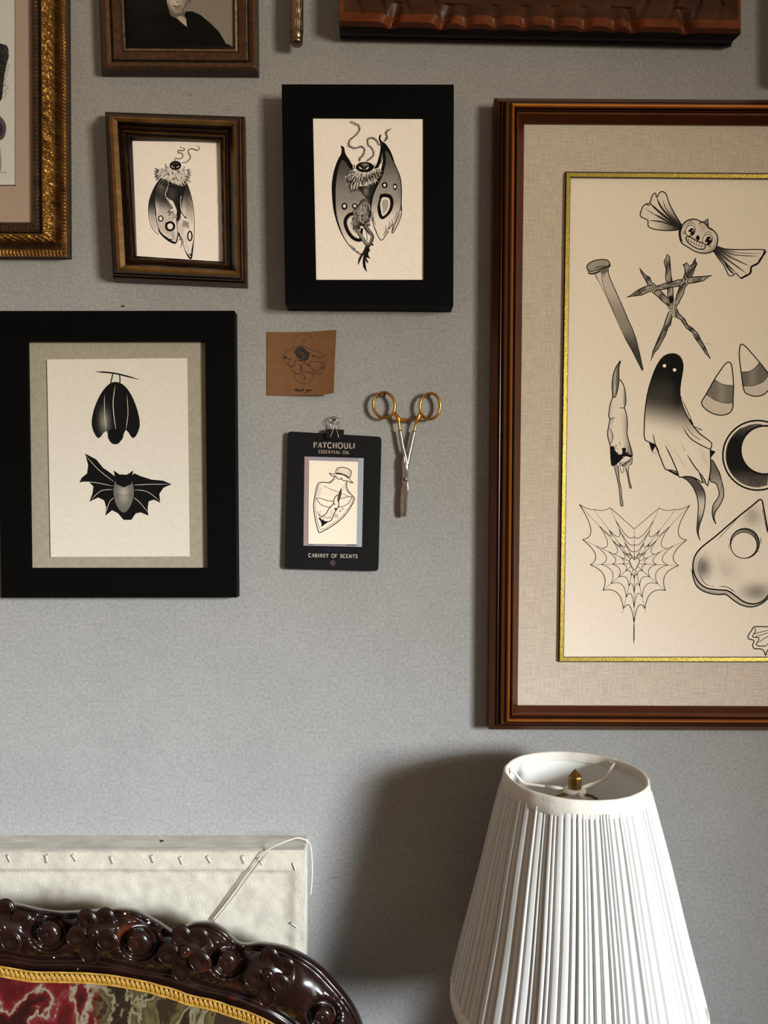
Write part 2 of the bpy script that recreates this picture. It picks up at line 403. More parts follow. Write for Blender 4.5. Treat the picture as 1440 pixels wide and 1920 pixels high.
# ---- A: ornate gilt frame, upper left
def frame_gilt():
    t = thing('picture_frame', 'large ornate gilded frame with beaded edge and dusty beige mat, in the top left corner', 'picture frame', (-.62, 0, 1.78))
    G1 = rgb(140, 101, 48); G2 = rgb(72, 54, 38); G3 = rgb(70, 50, 32); G4 = rgb(40, 26, 14); G5 = rgb(112, 78, 36)
    def dp(s, x, z, ri):
        if 4 < ri < 5: # acanthus relief band
            v = Vector((x*230, z*230, ri*2)); w_ = noise.noise(v)*.7+noise.noise(v*2.1)*.6+.45*math.sin((x+z)*620+4*noise.noise(v*.4)+5*ri)
            return .0026*w_*math.sin((ri-4)*PI)**.6+.0045*math.sin((ri-4)*PI)**.7
        if 2 < ri < 3:
            return .0022*abs(math.sin((z if s in (1, 3) else x)*PI/.0048))*math.sin((ri-2)*PI)
        if 6 < ri < 7: return .0008*abs(math.sin((z if s in (1, 3) else x)*PI/.0055))*math.sin((ri-6)*PI)
        return 0
    rings = [(2, 2, 2, 2, .002, G2), (10, 6, 9, 5, .016, G3), (19, 19, 19, 19, .018, G5), (31, 31, 30, 31, .012, G2),
             (54, 54, 55, 48, .022, G1), (58, 58, 60, 52, .014, G4), (73, 73, 72, 68, .016, G2)]
    m = moulding('-420,-330 130.5,-330 134.5,486.5 -420,484.5', (.016, .016, .0005, .0005), rings, ('-346,-256 57.5,-256 60,416.5 -346,415', .011, G3), 700, dp, {2: 5, 4: 12, 6: 5})
    link('moulding', m.mesh(), mat('antique_gilding', attr=True, rough=.38, metal=.8, var=.35, vscale=90, bump=.5, bscale=260, hue=(rgb(70, 36, 18), 45, .52, .72)), t)
    pb = rgb(152, 131, 117)
    q = quadframe('-352,-262 64,-262 66,422 -352,421', '-300,-200 28,-200 29,349 -300,349', .0085, .0085, pb, .002)
    link('mat_board', q.mesh(), mat('dusty_beige_mat_board', attr=True, rough=.85, var=.04, vscale=120), t)
    a = Art(.0070, rgb(184, 183, 180)); a.slab('-304,-204 32.5,-204 33.5,346.5 -304,346.5')
    a.at(0, 0, 3.84)
    # painting of dark curled hair over a mauve shape, running out of the picture
    a.poly('-240,250 -60,240 0,310 50,330 62,400 35,520 22,640 0,730 -120,760 -260,700', lambda x, y: .05+.12*(.5+.5*math.sin(x*.12+y*.05)), 4)
    for k in range(8): a.line([(20-k*3+random.uniform(-6, 6), 330+k*45), (48+random.uniform(-8, 14), 350+k*46), (30, 390+k*45)], .6, .25)
    a.line('30,350 62,390 58,430', .6, .5); a.line('50,455 70,480 48,525', .6, .55); a.line('20,600 40,640 12,690', .5, .55)
    a.poly('-300,800 -60,790 0,835 40,890 40,960 0,1012 -160,1040 -300,1000', (.085, .058, .075)); a.poly('-300,840 -60,830 0,880 22,920 0,980 -160,1000', (.035, .024, .035))
    a.poly('-120,1030 -20,1020 6,1100 4,1236 -60,1238 -120,1200', .6)
    a.line('-20,1240 20,1240 47,1243', .6, .3)
    a.build('painted_sheet', t); backing(t, '-360,-280 70,-280 70,430 -360,430', .0060)
frame_gilt()

# ---- B: old photograph in a narrow bronze frame
def frame_portrait():
    t = thing('picture_frame', 'bronzed wooden frame with an old black and white photograph of a person in dark clothes', 'picture frame', (-.27, 0, 2.02))
    D = rgb(38, 21, 12); S = rgb(84, 54, 28); B2 = rgb(70, 42, 21); Lr = rgb(128, 100, 74); K = rgb(28, 15, 9)
    rings = [(1, 1, 1, 1, .003, D), (4, 4, 4, 14, .019, D), (12, 12, 11, 20, .024, S), (19, 18, 17, 27, .020, S), (23, 22, 22, 31, .016, K),
             (24.5, 24, 24, 32.5, .018, Lr), (38, 38, 38, 46.5, .0165, B2), (42, 42, 41, 49, .0145, K), (46, 46, 45, 52.5, .016, Lr)]
    def dp(s, x, z, ri): return .0003*noise.noise(Vector((x*300, z*300, ri*.3)))
    m = moulding('176,-250 483,-250 486.3,145.3 190,143.5', (.016, .016, .0005, .0005), rings, ('226,-196 436,-196 437.5,88 232,88.5', .012, K), 160, dp, {2: 4, 3: 4})
    link('moulding', m.mesh(), mat('bronzed_wood', attr=True, rough=.42, metal=.35, var=.35, vscale=140, bump=.4, bscale=300), t, smooth=False)
    a = Art(.0110, rgb(122, 113, 103), ink=(.0035, .0033, .003)); a.slab('220,-202 442,-202 444,94 226,94')
    a.at(170, 0, 3.2)
    a.poly('150,-600 470,-600 462,-20 455,0 470,60 480,120 500,300 150,320', lambda x, y: .05+.06*sm(40, -60, y)+.05*math.exp(-((x-330)/120)**2-((y-40)/60)**2), 0)
    a.poly('452,-90 440,-150 450,-215 490,-250 540,-255 590,-235 612,-180 602,-110 560,-140 500,-150', .75, 4)
    a.poly('453,-120 470,-160 530,-175 580,-160 592,-120 592,-10 570,40 545,72 520,82 495,68 470,45 455,0', lambda x, y: 1.1+.7*math.exp(-((x-505)/40)**2-((y-5)/45)**2)-.6*sm(560, 595, x), 4)
    a.poly('470,52 500,80 545,76 562,60 565,110 520,118 475,95', lambda x, y: .7+.4*sm(90, 120, y), 3)
    a.poly('518,104 550,98 572,125 577,162 560,160 540,130', 1.5, 3)
    a.poly('470,60 478,92 520,112 545,135 577,162 574,118 562,90 572,68 610,68 660,90 720,140 770,190 800,240 812,262 840,272 870,300 150,320 150,260 210,190 280,130 360,100 430,80', lambda x, y: .03+.05*math.exp(-((x-330)/90)**2-((y-170)/50)**2), 0)
    a.line('490,30 515,42 545,33', 1.3, .12, (.2, .2)); a.line('500,48 520,54 540,48', .7, .35, (.2, .2)); a.line('512,4 520,14 532,8', 1., .3, (.2, .2))
    a.line('465,10 475,45 500,72', .8, .35, (.2, .2)); a.line('575,15 562,45 540,70', 1., .3, (.2, .2)); a.line('596,-10 600,0 590,22', 1.4, .5, (.3, .2))
    a.build('photograph', t, mat('silver_print', attr=True, rough=.5, spec=.08, var=.06, vscale=300)); backing(t, '214,-206 446,-206 446,98 222,98', .0100)
frame_portrait()

# ---- C: small stepped brown frame with the folded-wing moth
def draw_moth_small(a):
    a.at(180, 190, 4.8)
    a.shape('600,680 545,740 500,830 475,920 474,1020 492,1110 520,1160 565,1195 558,1100 535,1000 530,850', lambda x, y: .08+.9*sm(900, 1100, y), .8)
    for k in range(7): a.line([(495+k*9, 960), (497+k*9, 1060), (512+k*8, 1150+k*5)], .45, .25, (.1, .1))
    a.shape('815,740 850,830 875,950 886,1100 880,1250 855,1416 800,1340 780,1230 785,1150 762,1060 760,900 790,800', lambda x, y: .12+.85*sm(800, 1050, y), .8)
    for k in range(9): a.line([(800+k*5, 800+k*18), (812+k*7, 950), (806+k*8, 1080+k*6)], .4, .25, (.05, .05))
    a.poly('640,720 700,740 780,750 805,780 775,900 765,1000 745,1110 735,1200 720,1180 725,1050 720,980 660,880 620,850', lambda x, y: .06+.12*math.exp(-((x-680)/40)**2-((y-830)/80)**2)+.75*sm(1060, 1130, y), 4)
    a.shape('600,680 640,720 632,830 640,880 690,960 722,1060 735,1200 718,1279 650,1255 590,1195 552,1100 538,980 527,880 545,760', lambda x, y: .13+.18*math.exp(-((x-590)/30)**2-((y-760)/60)**2)+.78*sm(880, 1010, y-(x-620)*.3), .8)
    for k in range(12): a.line([(570+k*4, 800+k*6), (570+k*9, 940), (560+k*13, 1090+k*9), (585+k*12, 1170+k*8)], .4, .15, (.05, .05))
    a.poly('735,1100 770,1060 790,1150 780,1240 755,1250 740,1200', .85)
    a.line('560,1148 590,1195 635,1236 680,1262 722,1276', 2.6, 0, (.2, .7)); a.line('735,1200 728,1245 718,1278', 1.4); a.line('600,1205 630,1222 655,1240 690,1246', 1.4)
    a.line('800,1340 830,1392 856,1414 868,1330 882,1240', 2.2, 0, (.3, .3)); a.line('842,1370 858,1388 868,1330', 1.8)
    a.ell(583, 1055, 20, 24, w=1.5); a.ell(583, 1055, 13, 17, g=1.)
    a.ell(667, 1125, 37, 37, w=3.); a.ell(667, 1125, 26, 27, g=1.); a.ell(667, 1125, 27, 28, w=.5, g=.1)
    for k in range(5): a.line([(628+k*3, 1092+k*16), (634+k*3, 1106+k*14)], 1.8, smooth=0)
    a.ell(845, 1212, 19, 42, w=1.9); a.ell(845, 1212, 12, 34, g=1.)
    for s_ in ('690,1150 690,1200 705,1255', '640,1160 660,1220', '610,1130 625,1190', '800,1180 815,1290 838,1370', '865,1200 878,1230'): a.line(s_, .4, .3, (.1, .1))
    # arms and hands
    a.line('652,742 640,790 622,840 650,900 690,962', 2.1, .0); a.line('652,742 641,790 625,840 652,900 688,955', 1.2, .75)
    a.shape('650,882 690,895 722,960 730,1000 715,1035 692,1055 700,1015 690,990 655,1030 675,985 645,1005 665,975 690,958 668,920', .95, .7)
    for s_ in ('690,985 668,1010', '700,1000 680,1025', '715,1010 705,1035', '660,985 650,1000'): a.line(s_, .6)
    a.line('765,850 758,900 765,985 800,1040 835,1080', 1.8, 0.); a.line('767,850 761,900 768,983 802,1036', .9, .8)
    a.poly('775,1070 820,1055 850,1090 830,1150 805,1165 785,1120', .95)
    for k in range(9): a.line([(788+k*6, 1062+k*3), (783+k*6, 1105), (776+k*8, 1130+k*3)], .6, .1, (.2, .1))
    a.line('738,1180 748,1210 770,1240 772,1290 758,1320', 1.2, 0, (.5, .1))
    for s_ in ('740,1180 752,1200 740,1222', '750,1200 762,1235 738,1250', '762,1230 775,1262'): a.line(s_, 1.2, 0, (.6, .1))
    # collar of fur
    R = '552,640 590,612 640,598 690,612 770,600 800,640 812,680 850,720 810,735 765,762 725,752 690,730 640,712 590,690 548,690'
    a.poly(R, .9)
    cxy = (690, 640)
    a.hairs(R, 300, 26, lambda x, y: math.atan2(y-cxy[1]+24, (x-cxy[0])*1.1), .5, (0., .25, .5, .98, .9), .5)
    for k in range(60):
        t = -.35+k/59*(PI+.7); r1 = 1.; x = 690+135*math.cos(t)+10*math.sin(k*2.); y = 650+92*math.sin(t)*.95+18*math.sin(t)
        a.line([(x, y), (x+14*math.cos(t+.3), y+14*math.sin(t+.3)), (x+28*math.cos(t), y+28*math.sin(t))], .8, .05, (1, .05))
    for s_ in ('640,600 625,575 636,562', '560,640 553,622 600,612', '790,605 798,590 790,612', '655,600 638,580'): a.line(s_, .8, 0, (.8, .1))
    for x, y in ((630, 618), (690, 650), (725, 690), (700, 700), (655, 660), (740, 640)): a.ell(x, y, 5, 9, g=.08)
    a.ell(716, 578, 52, 42); a.ell(712, 560, 30, 14, g=.12)
    a.line('678,576 690,592 704,592', 1., .95, (.2, .2)); a.line('722,594 738,592 748,580', 1.1, .95, (.2, .2)); a.line('700,604 706,600', .6, .8)
    for s_ in ('712,535 716,512 745,518 778,508 782,482 762,464 742,468 742,442 770,446 796,440 794,424 768,420 762,408', '775,555 815,548 845,520 850,490 832,465 838,436 870,428 905,442 930,432 930,412 905,402'):
        a.line(s_, 1.4, .45, (.7, .1)); a.line(s_, .6, .05, (.7, .1)); 
        for (x, y) in crom(pts(s_), 3): a.line([(x, y), (x+random.uniform(-9, 9), y+random.uniform(-9, 3))], .4, .3, (1, .1), smooth=0)
def frame_small_moth():
    t = thing('picture_frame', 'small stepped brown wooden frame holding a drawing of a moth with folded wings', 'picture frame', (-.28, 0, 1.78))
    B1 = rgb(58, 34, 15); OL = rgb(104, 72, 28); K = rgb(24, 13, 6); R_ = rgb(88, 56, 26)
    rings = [(0, 1, 2, 6, .012, B1), (.5, 2, 7, 10, .018, B1), (1, 3, 8, 11.5, .016, K), (1.5, 4, 12, 16, .026, R_), (2, 5, 13, 17, .024, K), (3, 6, 18, 21, .034, B1),
             (8, 9, 20, 23, .038, B1), (14, 13, 22, 27, .040, OL), (23, 19, 26, 33, .036, OL), (28, 27, 33, 38, .028, K), (31, 30, 35, 40, .030, B1), (33, 36, 40, 43, .026, K), (36, 39, 42, 46, .028, R_), (41, 44, 46, 49, .024, K), (43, 47, 48, 50, .025, B1)]
    def dp(s, x, z, ri): return .0002*noise.noise(Vector((x*200, z*200, ri))) if ri < 10 else .0006*noise.noise(Vector((x*(60 if s in (0, 2) else 400), z*(60 if s in (1, 3) else 400), ri)))
    m = moulding('196.7,208.5 461,217.5 465.5,541 212,530', (.012, .012, .0005, .0005), rings, ('248,264 412.5,266.5 417,490 257,484', .019, K), 60, dp)
    link('moulding', m.mesh(), mat('stained_brown_wood', attr=True, rough=.36, metal=.3, var=.3, vscale=60, stretch=(1, 1, 1), bump=.2, bscale=200), t)
    a = Art(.0185, CREAM); a.slab('243,260 418,262 422,495 250,490'); draw_moth_small(a); a.build('moth_print', t); backing(t, '240,256 424,258 428,500 248,496', .0175)
frame_small_moth()

# ---- D: wide black frame with the spread-wing moth
def draw_moth_large(a):
    a.at(560, 200, 5.538)
    a.poly('440,560 475,560 520,620 555,655 600,700 640,850 700,950 620,1000 585,1100 600,1260 650,1380 695,1460 645,1537 600,1500 520,1430 460,1330 415,1200 390,1080 382,900 390,750 410,640', lambda x, y: .2+.28*sm(560, 950, y)+.30*sm(950, 1250, y)+.22*sm(1250, 1450, y)-.08*math.exp(-((x-560)/50)**2-((y-760)/120)**2), 4)
    a.line('695,1400 690,1465 645,1537 600,1510', 1., 0.)
    a.poly('435,405 444,440 440,490 402,560 362,680 344,800 344,900 357,1050 388,1180 432,1300 492,1405 560,1485 600,1512 524,1432 462,1335 414,1200 390,1080 384,900 392,760 412,650 440,565 474,562 516,620 552,656 566,640 532,560 487,490 474,430 458,412', 0., 3)
    for s_ in ('535,1430 570,1470 612,1512', '575,1455 590,1490 620,1515', '600,1500 630,1515 650,1538'): a.line(s_, 1., 0, (.1, .8))
    a.line('575,1112 530,1120 490,1165 485,1225 520,1310 575,1370 640,1385 648,1330 658,1262', 4.8, 0, (1, .7))
    a.poly('575,1150 525,1165 510,1210 530,1280 570,1335 615,1362 630,1320 620,1270 580,1230', .92); a.poly('575,1175 545,1190 535,1220 560,1280 600,1320 600,1270', .68)
    for x, y, rx, ry in ((475, 1035, 31, 38), (583, 1033, 30, 30)):
        a.ell(x, y, rx, ry); a.ell(x, y-2, rx*.48, ry*.5, g=1.)
    # right wing
    a.poly('1066,1010 1068,1110 1040,1200 992,1292 968,1312 960,1270 1010,1180 1050,1080', .85); a.line('1066,1010 1068,1110 1040,1200 992,1292 968,1312 985,1225', 1.1); a.line('975,1290 1010,1200 1055,1110', .8)
    a.poly('900,450 945,490 990,580 1025,660 1055,740 1066,850 1064,1000 1052,1090 1010,1180 960,1262 915,1320 858,1388 812,1320 778,1230 755,1130 750,1050 765,950 800,860 850,760 895,650 905,540', lambda x, y: .25+.30*sm(500, 900, y)+.42*sm(950, 1180, y)-.1*sm(1000, 1060, x)*(1-sm(900, 1000, y)), 4)
    for s_ in ('1062,1010 1040,1100 1000,1200 930,1270', '1020,1080 1012,1130 990,1180', '965,1160 972,1215 940,1270', '940,1180 945,1230 905,1310', '905,1230 905,1290 880,1340', '790,1130 770,1200 812,1310', '775,1080 770,1150 800,1230'): a.line(s_, .9, 0, (.05, .8))
    a.line('812,1320 858,1388 915,1320 935,1290', 1.2); a.line('750,1050 755,1130 778,1230 812,1320', 1.2)
    for k in range(14): a.line([(800+k*14, 1110+abs(k-6)*8), (805+k*12, 1190-abs(k-6)*4)], .35, .55, (.1, .1), smooth=0)
    a.line('940,480 990,580 1025,660 1055,740 1067,850 1065,1000 1062,1080', 1.3)
    a.poly('850,288 858,300 848,330 868,362 903,385 948,450 978,520 994,580 962,520 925,475 900,458 906,540 896,640 862,740 812,840 776,930 762,1000 752,1060 744,1000 758,900 788,810 828,720 858,640 872,560 866,520 850,580 830,630 808,648 784,643 812,590 838,500 850,420 845,375 831,335 836,305', 0., 3)
    a.line('868,480 860,560 848,600', 1.4, .4, (.1, .1))
    for x, y, rx, ry in ((893, 815, 31, 33), (1000, 832, 23, 35)):
        a.ell(x, y, rx, ry); a.poly([(x-8, y-14), (x+12, y-10), (x+8, y+12), (x-4, y+17), (x-14, y+2)], 1.)
    a.poly('850,908 942,908 982,960 980,1040 945,1115 870,1172 830,1130 818,1040 836,970', 0., 2); a.poly('870,943 925,945 948,975 946,1045 915,1105 872,1138 858,1095 846,1020 856,975', 1., 2)
    a.poly('880,965 928,972 930,1045 903,1090 878,1112 872,1060 862,1010', .62, 2)
    # body
    a.poly('625,835 700,820 800,780 775,880 752,960 750,1100 742,1180 700,1200 690,1000 705,962 660,905', lambda x, y: .07+.35*math.exp(-((x-700)/28)**2-((y-880)/45)**2), 3)
    B = '705,960 660,965 620,1010 585,1080 560,1150 560,1220 600,1282 640,1270 640,1200 690,1215 742,1185 745,1050 735,975'
    a.poly(B, lambda x, y: .3+.45*math.exp(-((x-660)/40)**2-((y-1110)/70)**2)-.22*sm(700, 745, x), 4)
    a.hairs(B, 190, 34, lambda x, y: 1.75+(690-x)*.004, .55, (0., .1, .3, .7, .9), .45)
    a.ell(662, 1133, 8, 10, g=.1); a.ell(662, 1133, 14, 16, g=.3, w=.7)
    for k in range(26): x = 560+k*7; a.line([(x, 1215+18*math.sin(k*.4)), (x+8, 1240), (x+2, 1275-(k > 10)*55)], .6, .08, (.9, .05))
    for k in range(12): a.line([(695-k*12, 960+k*14), (665-k*11, 962+k*14), (640-k*10, 985+k*14)], .7, .05, (.9, .05))
    # legs crossing, clawed feet
    a.line('600,1268 650,1350 700,1420 722,1445', 5., 0, (.9, .7)); a.line('604,1272 652,1350 702,1420 720,1440', 3.6, .45, (.9, .7))
    a.line('690,1205 715,1270 765,1345 745,1420 722,1450 690,1500', 4.6, 0., (1, .9)); a.line('692,1210 717,1272 760,1345 741,1420 715,1460', 3.2, .35, (1, .8))
    a.line('650,1210 690,1270 740,1330', 1.5, .1, (.5, .5)); a.line('700,1280 708,1330 712,1390', .7, .1)
    a.line('730,1445 690,1500 650,1555 632,1590 618,1645', 3.2, .08, (.9, .05)); a.line('715,1475 695,1530 680,1600 685,1660 708,1715', 3.8, .02, (.8, .05))
    a.line('720,1470 712,1530 705,1570', 3., 0.)
    for s_ in ('745,1425 762,1430 778,1445', '728,1470 730,1490 740,1508', '712,1530 722,1555 740,1580', '700,1580 708,1600 722,1625', '680,1560 690,1590', '725,1440 745,1450'): a.line(s_, 2., 0, (1, .05))
    # collar
    R = '520,690 560,655 600,660 690,690 780,650 842,640 826,720 790,770 740,810 640,800 600,830 560,870 524,810 510,770 492,760'
    a.poly(R, .85)
    a.hairs(R, 330, 42, lambda x, y: math.atan2(y-600, (x-688)*.9), .6, (0., .1, .35, .6, .97, .9), .35)
    for k in range(44):
        t = k/43; x = 535+300*t; y = 780+60*math.sin(t*PI)*.2-90*t*t+20*math.sin(k*1.7); an = PI*.62-(t-.3)*.9
        a.line([(x, y-30), (x+20*math.cos(an+.3), y-30+20*math.sin(an+.3)), (x+55*math.cos(an), y-30+55*math.sin(an))], .8, .08, (1, .05))
    for s_ in ('560,700 520,730 490,762 540,775', '550,680 505,720 520,790 560,760', '545,760 530,820 545,885', '570,780 560,840 585,880', '555,640 560,615 545,590', '575,650 580,620 575,600', '600,650 590,620', '780,640 785,615 795,600', '600,800 590,850 610,880', '630,820 622,860 640,880'): a.line(s_, .9, 0., (.9, .05))
    a.ell(688, 629, 92, 54); a.ell(690, 606, 42, 20, g=.22); a.ell(690, 604, 28, 11, g=.42); a.ell(690, 640, 34, 16, g=.1)
    a.line('630,625 640,640 658,648', 1.7, 1., (.2, .2)); a.line('700,648 716,642 726,626', 1.7, 1., (.2, .2)); a.line('668,655 690,658 706,654', .5, .5, (.2, .2))
    for s_ in ('632,575 636,540 670,500 684,450 650,415 600,432 545,425 518,390 540,340 590,300 628,250 625,205 590,182 540,160', '705,570 745,540 778,500 765,440 722,395 718,345 760,325 805,350 830,388 850,395', '885,365 905,345 920,320 908,285 918,258 948,240'):
        p = crom(pts(s_), 4); a.line(s_, .8, .1, (1, .2))
        for i, (x, y) in enumerate(p[1:-1]):
            dx, dy = p[i+2][0]-x, p[i+2][1]-y; an = math.atan2(dy, dx)
            for sg in (-1, 1):
                b = an+sg*random.uniform(.35, .9); l = random.uniform(18, 34)
                a.line([(x, y), (x+l*.6*math.cos(b), y+l*.6*math.sin(b)), (x+l*math.cos(b-sg*.4), y+l*math.sin(b-sg*.4))], .35, .25, (1, .1), smooth=2)
def frame_large_moth():
    t = thing('picture_frame', 'flat wide black frame around a drawing of a moth with raised patterned wings', 'picture frame', (-.02, 0, 1.87))
    W1 = (1, 1, 1)
    m = moulding('528,158 851,158.5 850,585.5 535,583', (.034, .034, .034, .0005), [(0, 0, 0, 12.5, .034, BK), (1.2, 1.2, 1.2, 13.5, .0355, BK), (58, 63, 56, 58, .0355, BK)], ('587,222 793,223 794.5,524.5 590,524.5', .034, BK))
    link('moulding', m.mesh(), matte_black, t)
    a = Art(.0335, CREAM); a.slab('582,217 798,218 799,529 585,529'); draw_moth_large(a); a.build('moth_print', t); backing(t, '578,213 802,214 803,533 581,533', .0325)
frame_large_moth()

# ---- E: black frame, cream sheet floated on a grey mat; plain ink bats stand in for the sheet's drawings
def draw_bats(a):
    a.at(0, 0, 1)
    # one hanging with folded wings
    a.line('178,697 215,700 262,712', 2.2, 0, (.1, .1)); a.line('212,700 209,712 207,722', 1.6); a.line('224,701 225,712 224,722', 1.6)
    a.poly('216,716 232,722 246,740 258,770 262,800 250,822 236,806 228,826 218,812 208,828 199,808 184,822 172,798 176,768 188,740 202,722', lambda x, y: .02+.55*math.exp(-((x-196)/9)**2-((y-790)/22)**2), 3)
    a.line('216,722 212,760 218,812', .9, 1., (.1, .1)); a.line('238,740 240,775 236,806', .8, .9, (.1, .1)); a.line('196,740 196,775 199,808', .8, .9, (.1, .1))
    a.poly('206,806 226,806 230,818 224,830 216,833 208,830 202,818', 0., 3)
    # one flying
    a.rest()
    L_ = '228,905 214,893 205,886 193,878 180,862 160,851 166,872 164,888 154,896 149,904 166,902 176,912 174,926 168,940 184,932 196,938 200,952 198,966 210,956 222,962 232,974'
    R_ = '228,905 244,896 252,888 262,893 284,900 306,902 321,908 306,914 298,926 300,942 288,936 278,940 276,954 278,966 264,960 254,962 246,974 232,974'
    for s_ in (L_, R_): a.poly(s_, 0., 0); a.line(s_, 1.2, 0., smooth=0)
    for s_ in ('160,853 184,880 216,905', '151,903 180,905 214,912', '170,938 190,920 216,918', '199,962 206,940 222,928'): a.line(s_, .8, .85, (.1, .1))
    for s_ in ('318,908 280,908 246,910', '300,940 276,922 248,918', '278,962 262,942 244,928'): a.line(s_, .8, .85, (.1, .1))
    a.shape('228,890 246,900 252,922 246,948 232,962 218,948 212,922 216,902', lambda x, y: .35+.35*math.exp(-((x-232)/10)**2-((y-925)/18)**2), 1.2)
    a.poly('216,897 213,882 225,890 238,890 250,882 247,897 246,908 232,914 218,908', 0., 0)
    for k in range(9): a.line([(218+k*3.4, 928+abs(4-k)*-1), (219+k*3.2, 938)], .5, .05, (1, .1), smooth=0)
# ---- E: the frame
def frame_lower():
    t = thing('picture_frame', 'deep black frame with grey-beige mat around a cream sheet with two plain ink bats', 'picture frame', (-.36, 0, 1.34))
    m = moulding('-6,583 444.5,582.5 449,1120.5 2,1121', (.02, .02, .0005, .02), [(0, 0, 5, 0, .020, BK), (1, 1, 6, 1, .021, BK), (57, 57, 60, 56, .021, BK)], ('51,640 385,640 390,1065 57,1065', .019, BK))
    link('moulding', m.mesh(), matte_black, t)
    q = quadframe('46,635 390,635 395,1070 52,1070', '100,690 340,690 342,1030 106,1030', .0130, .0130, rgb(141, 132, 116), .001)
    link('mat_board', q.mesh(), mat('grey_beige_mat_board', attr=True, rough=.85, var=.10, vscale=170, bump=.2, bscale=500), t)
    a = Art(.0150, rgb(197, 188, 177)); a.slab('88,674 351,671.5 355.5,1043.5 95,1044.5', .0008); draw_bats(a); a.build('cream_sheet', t)
    backing(t, '44,633 392,633 397,1072 50,1072', .0115)
frame_lower()
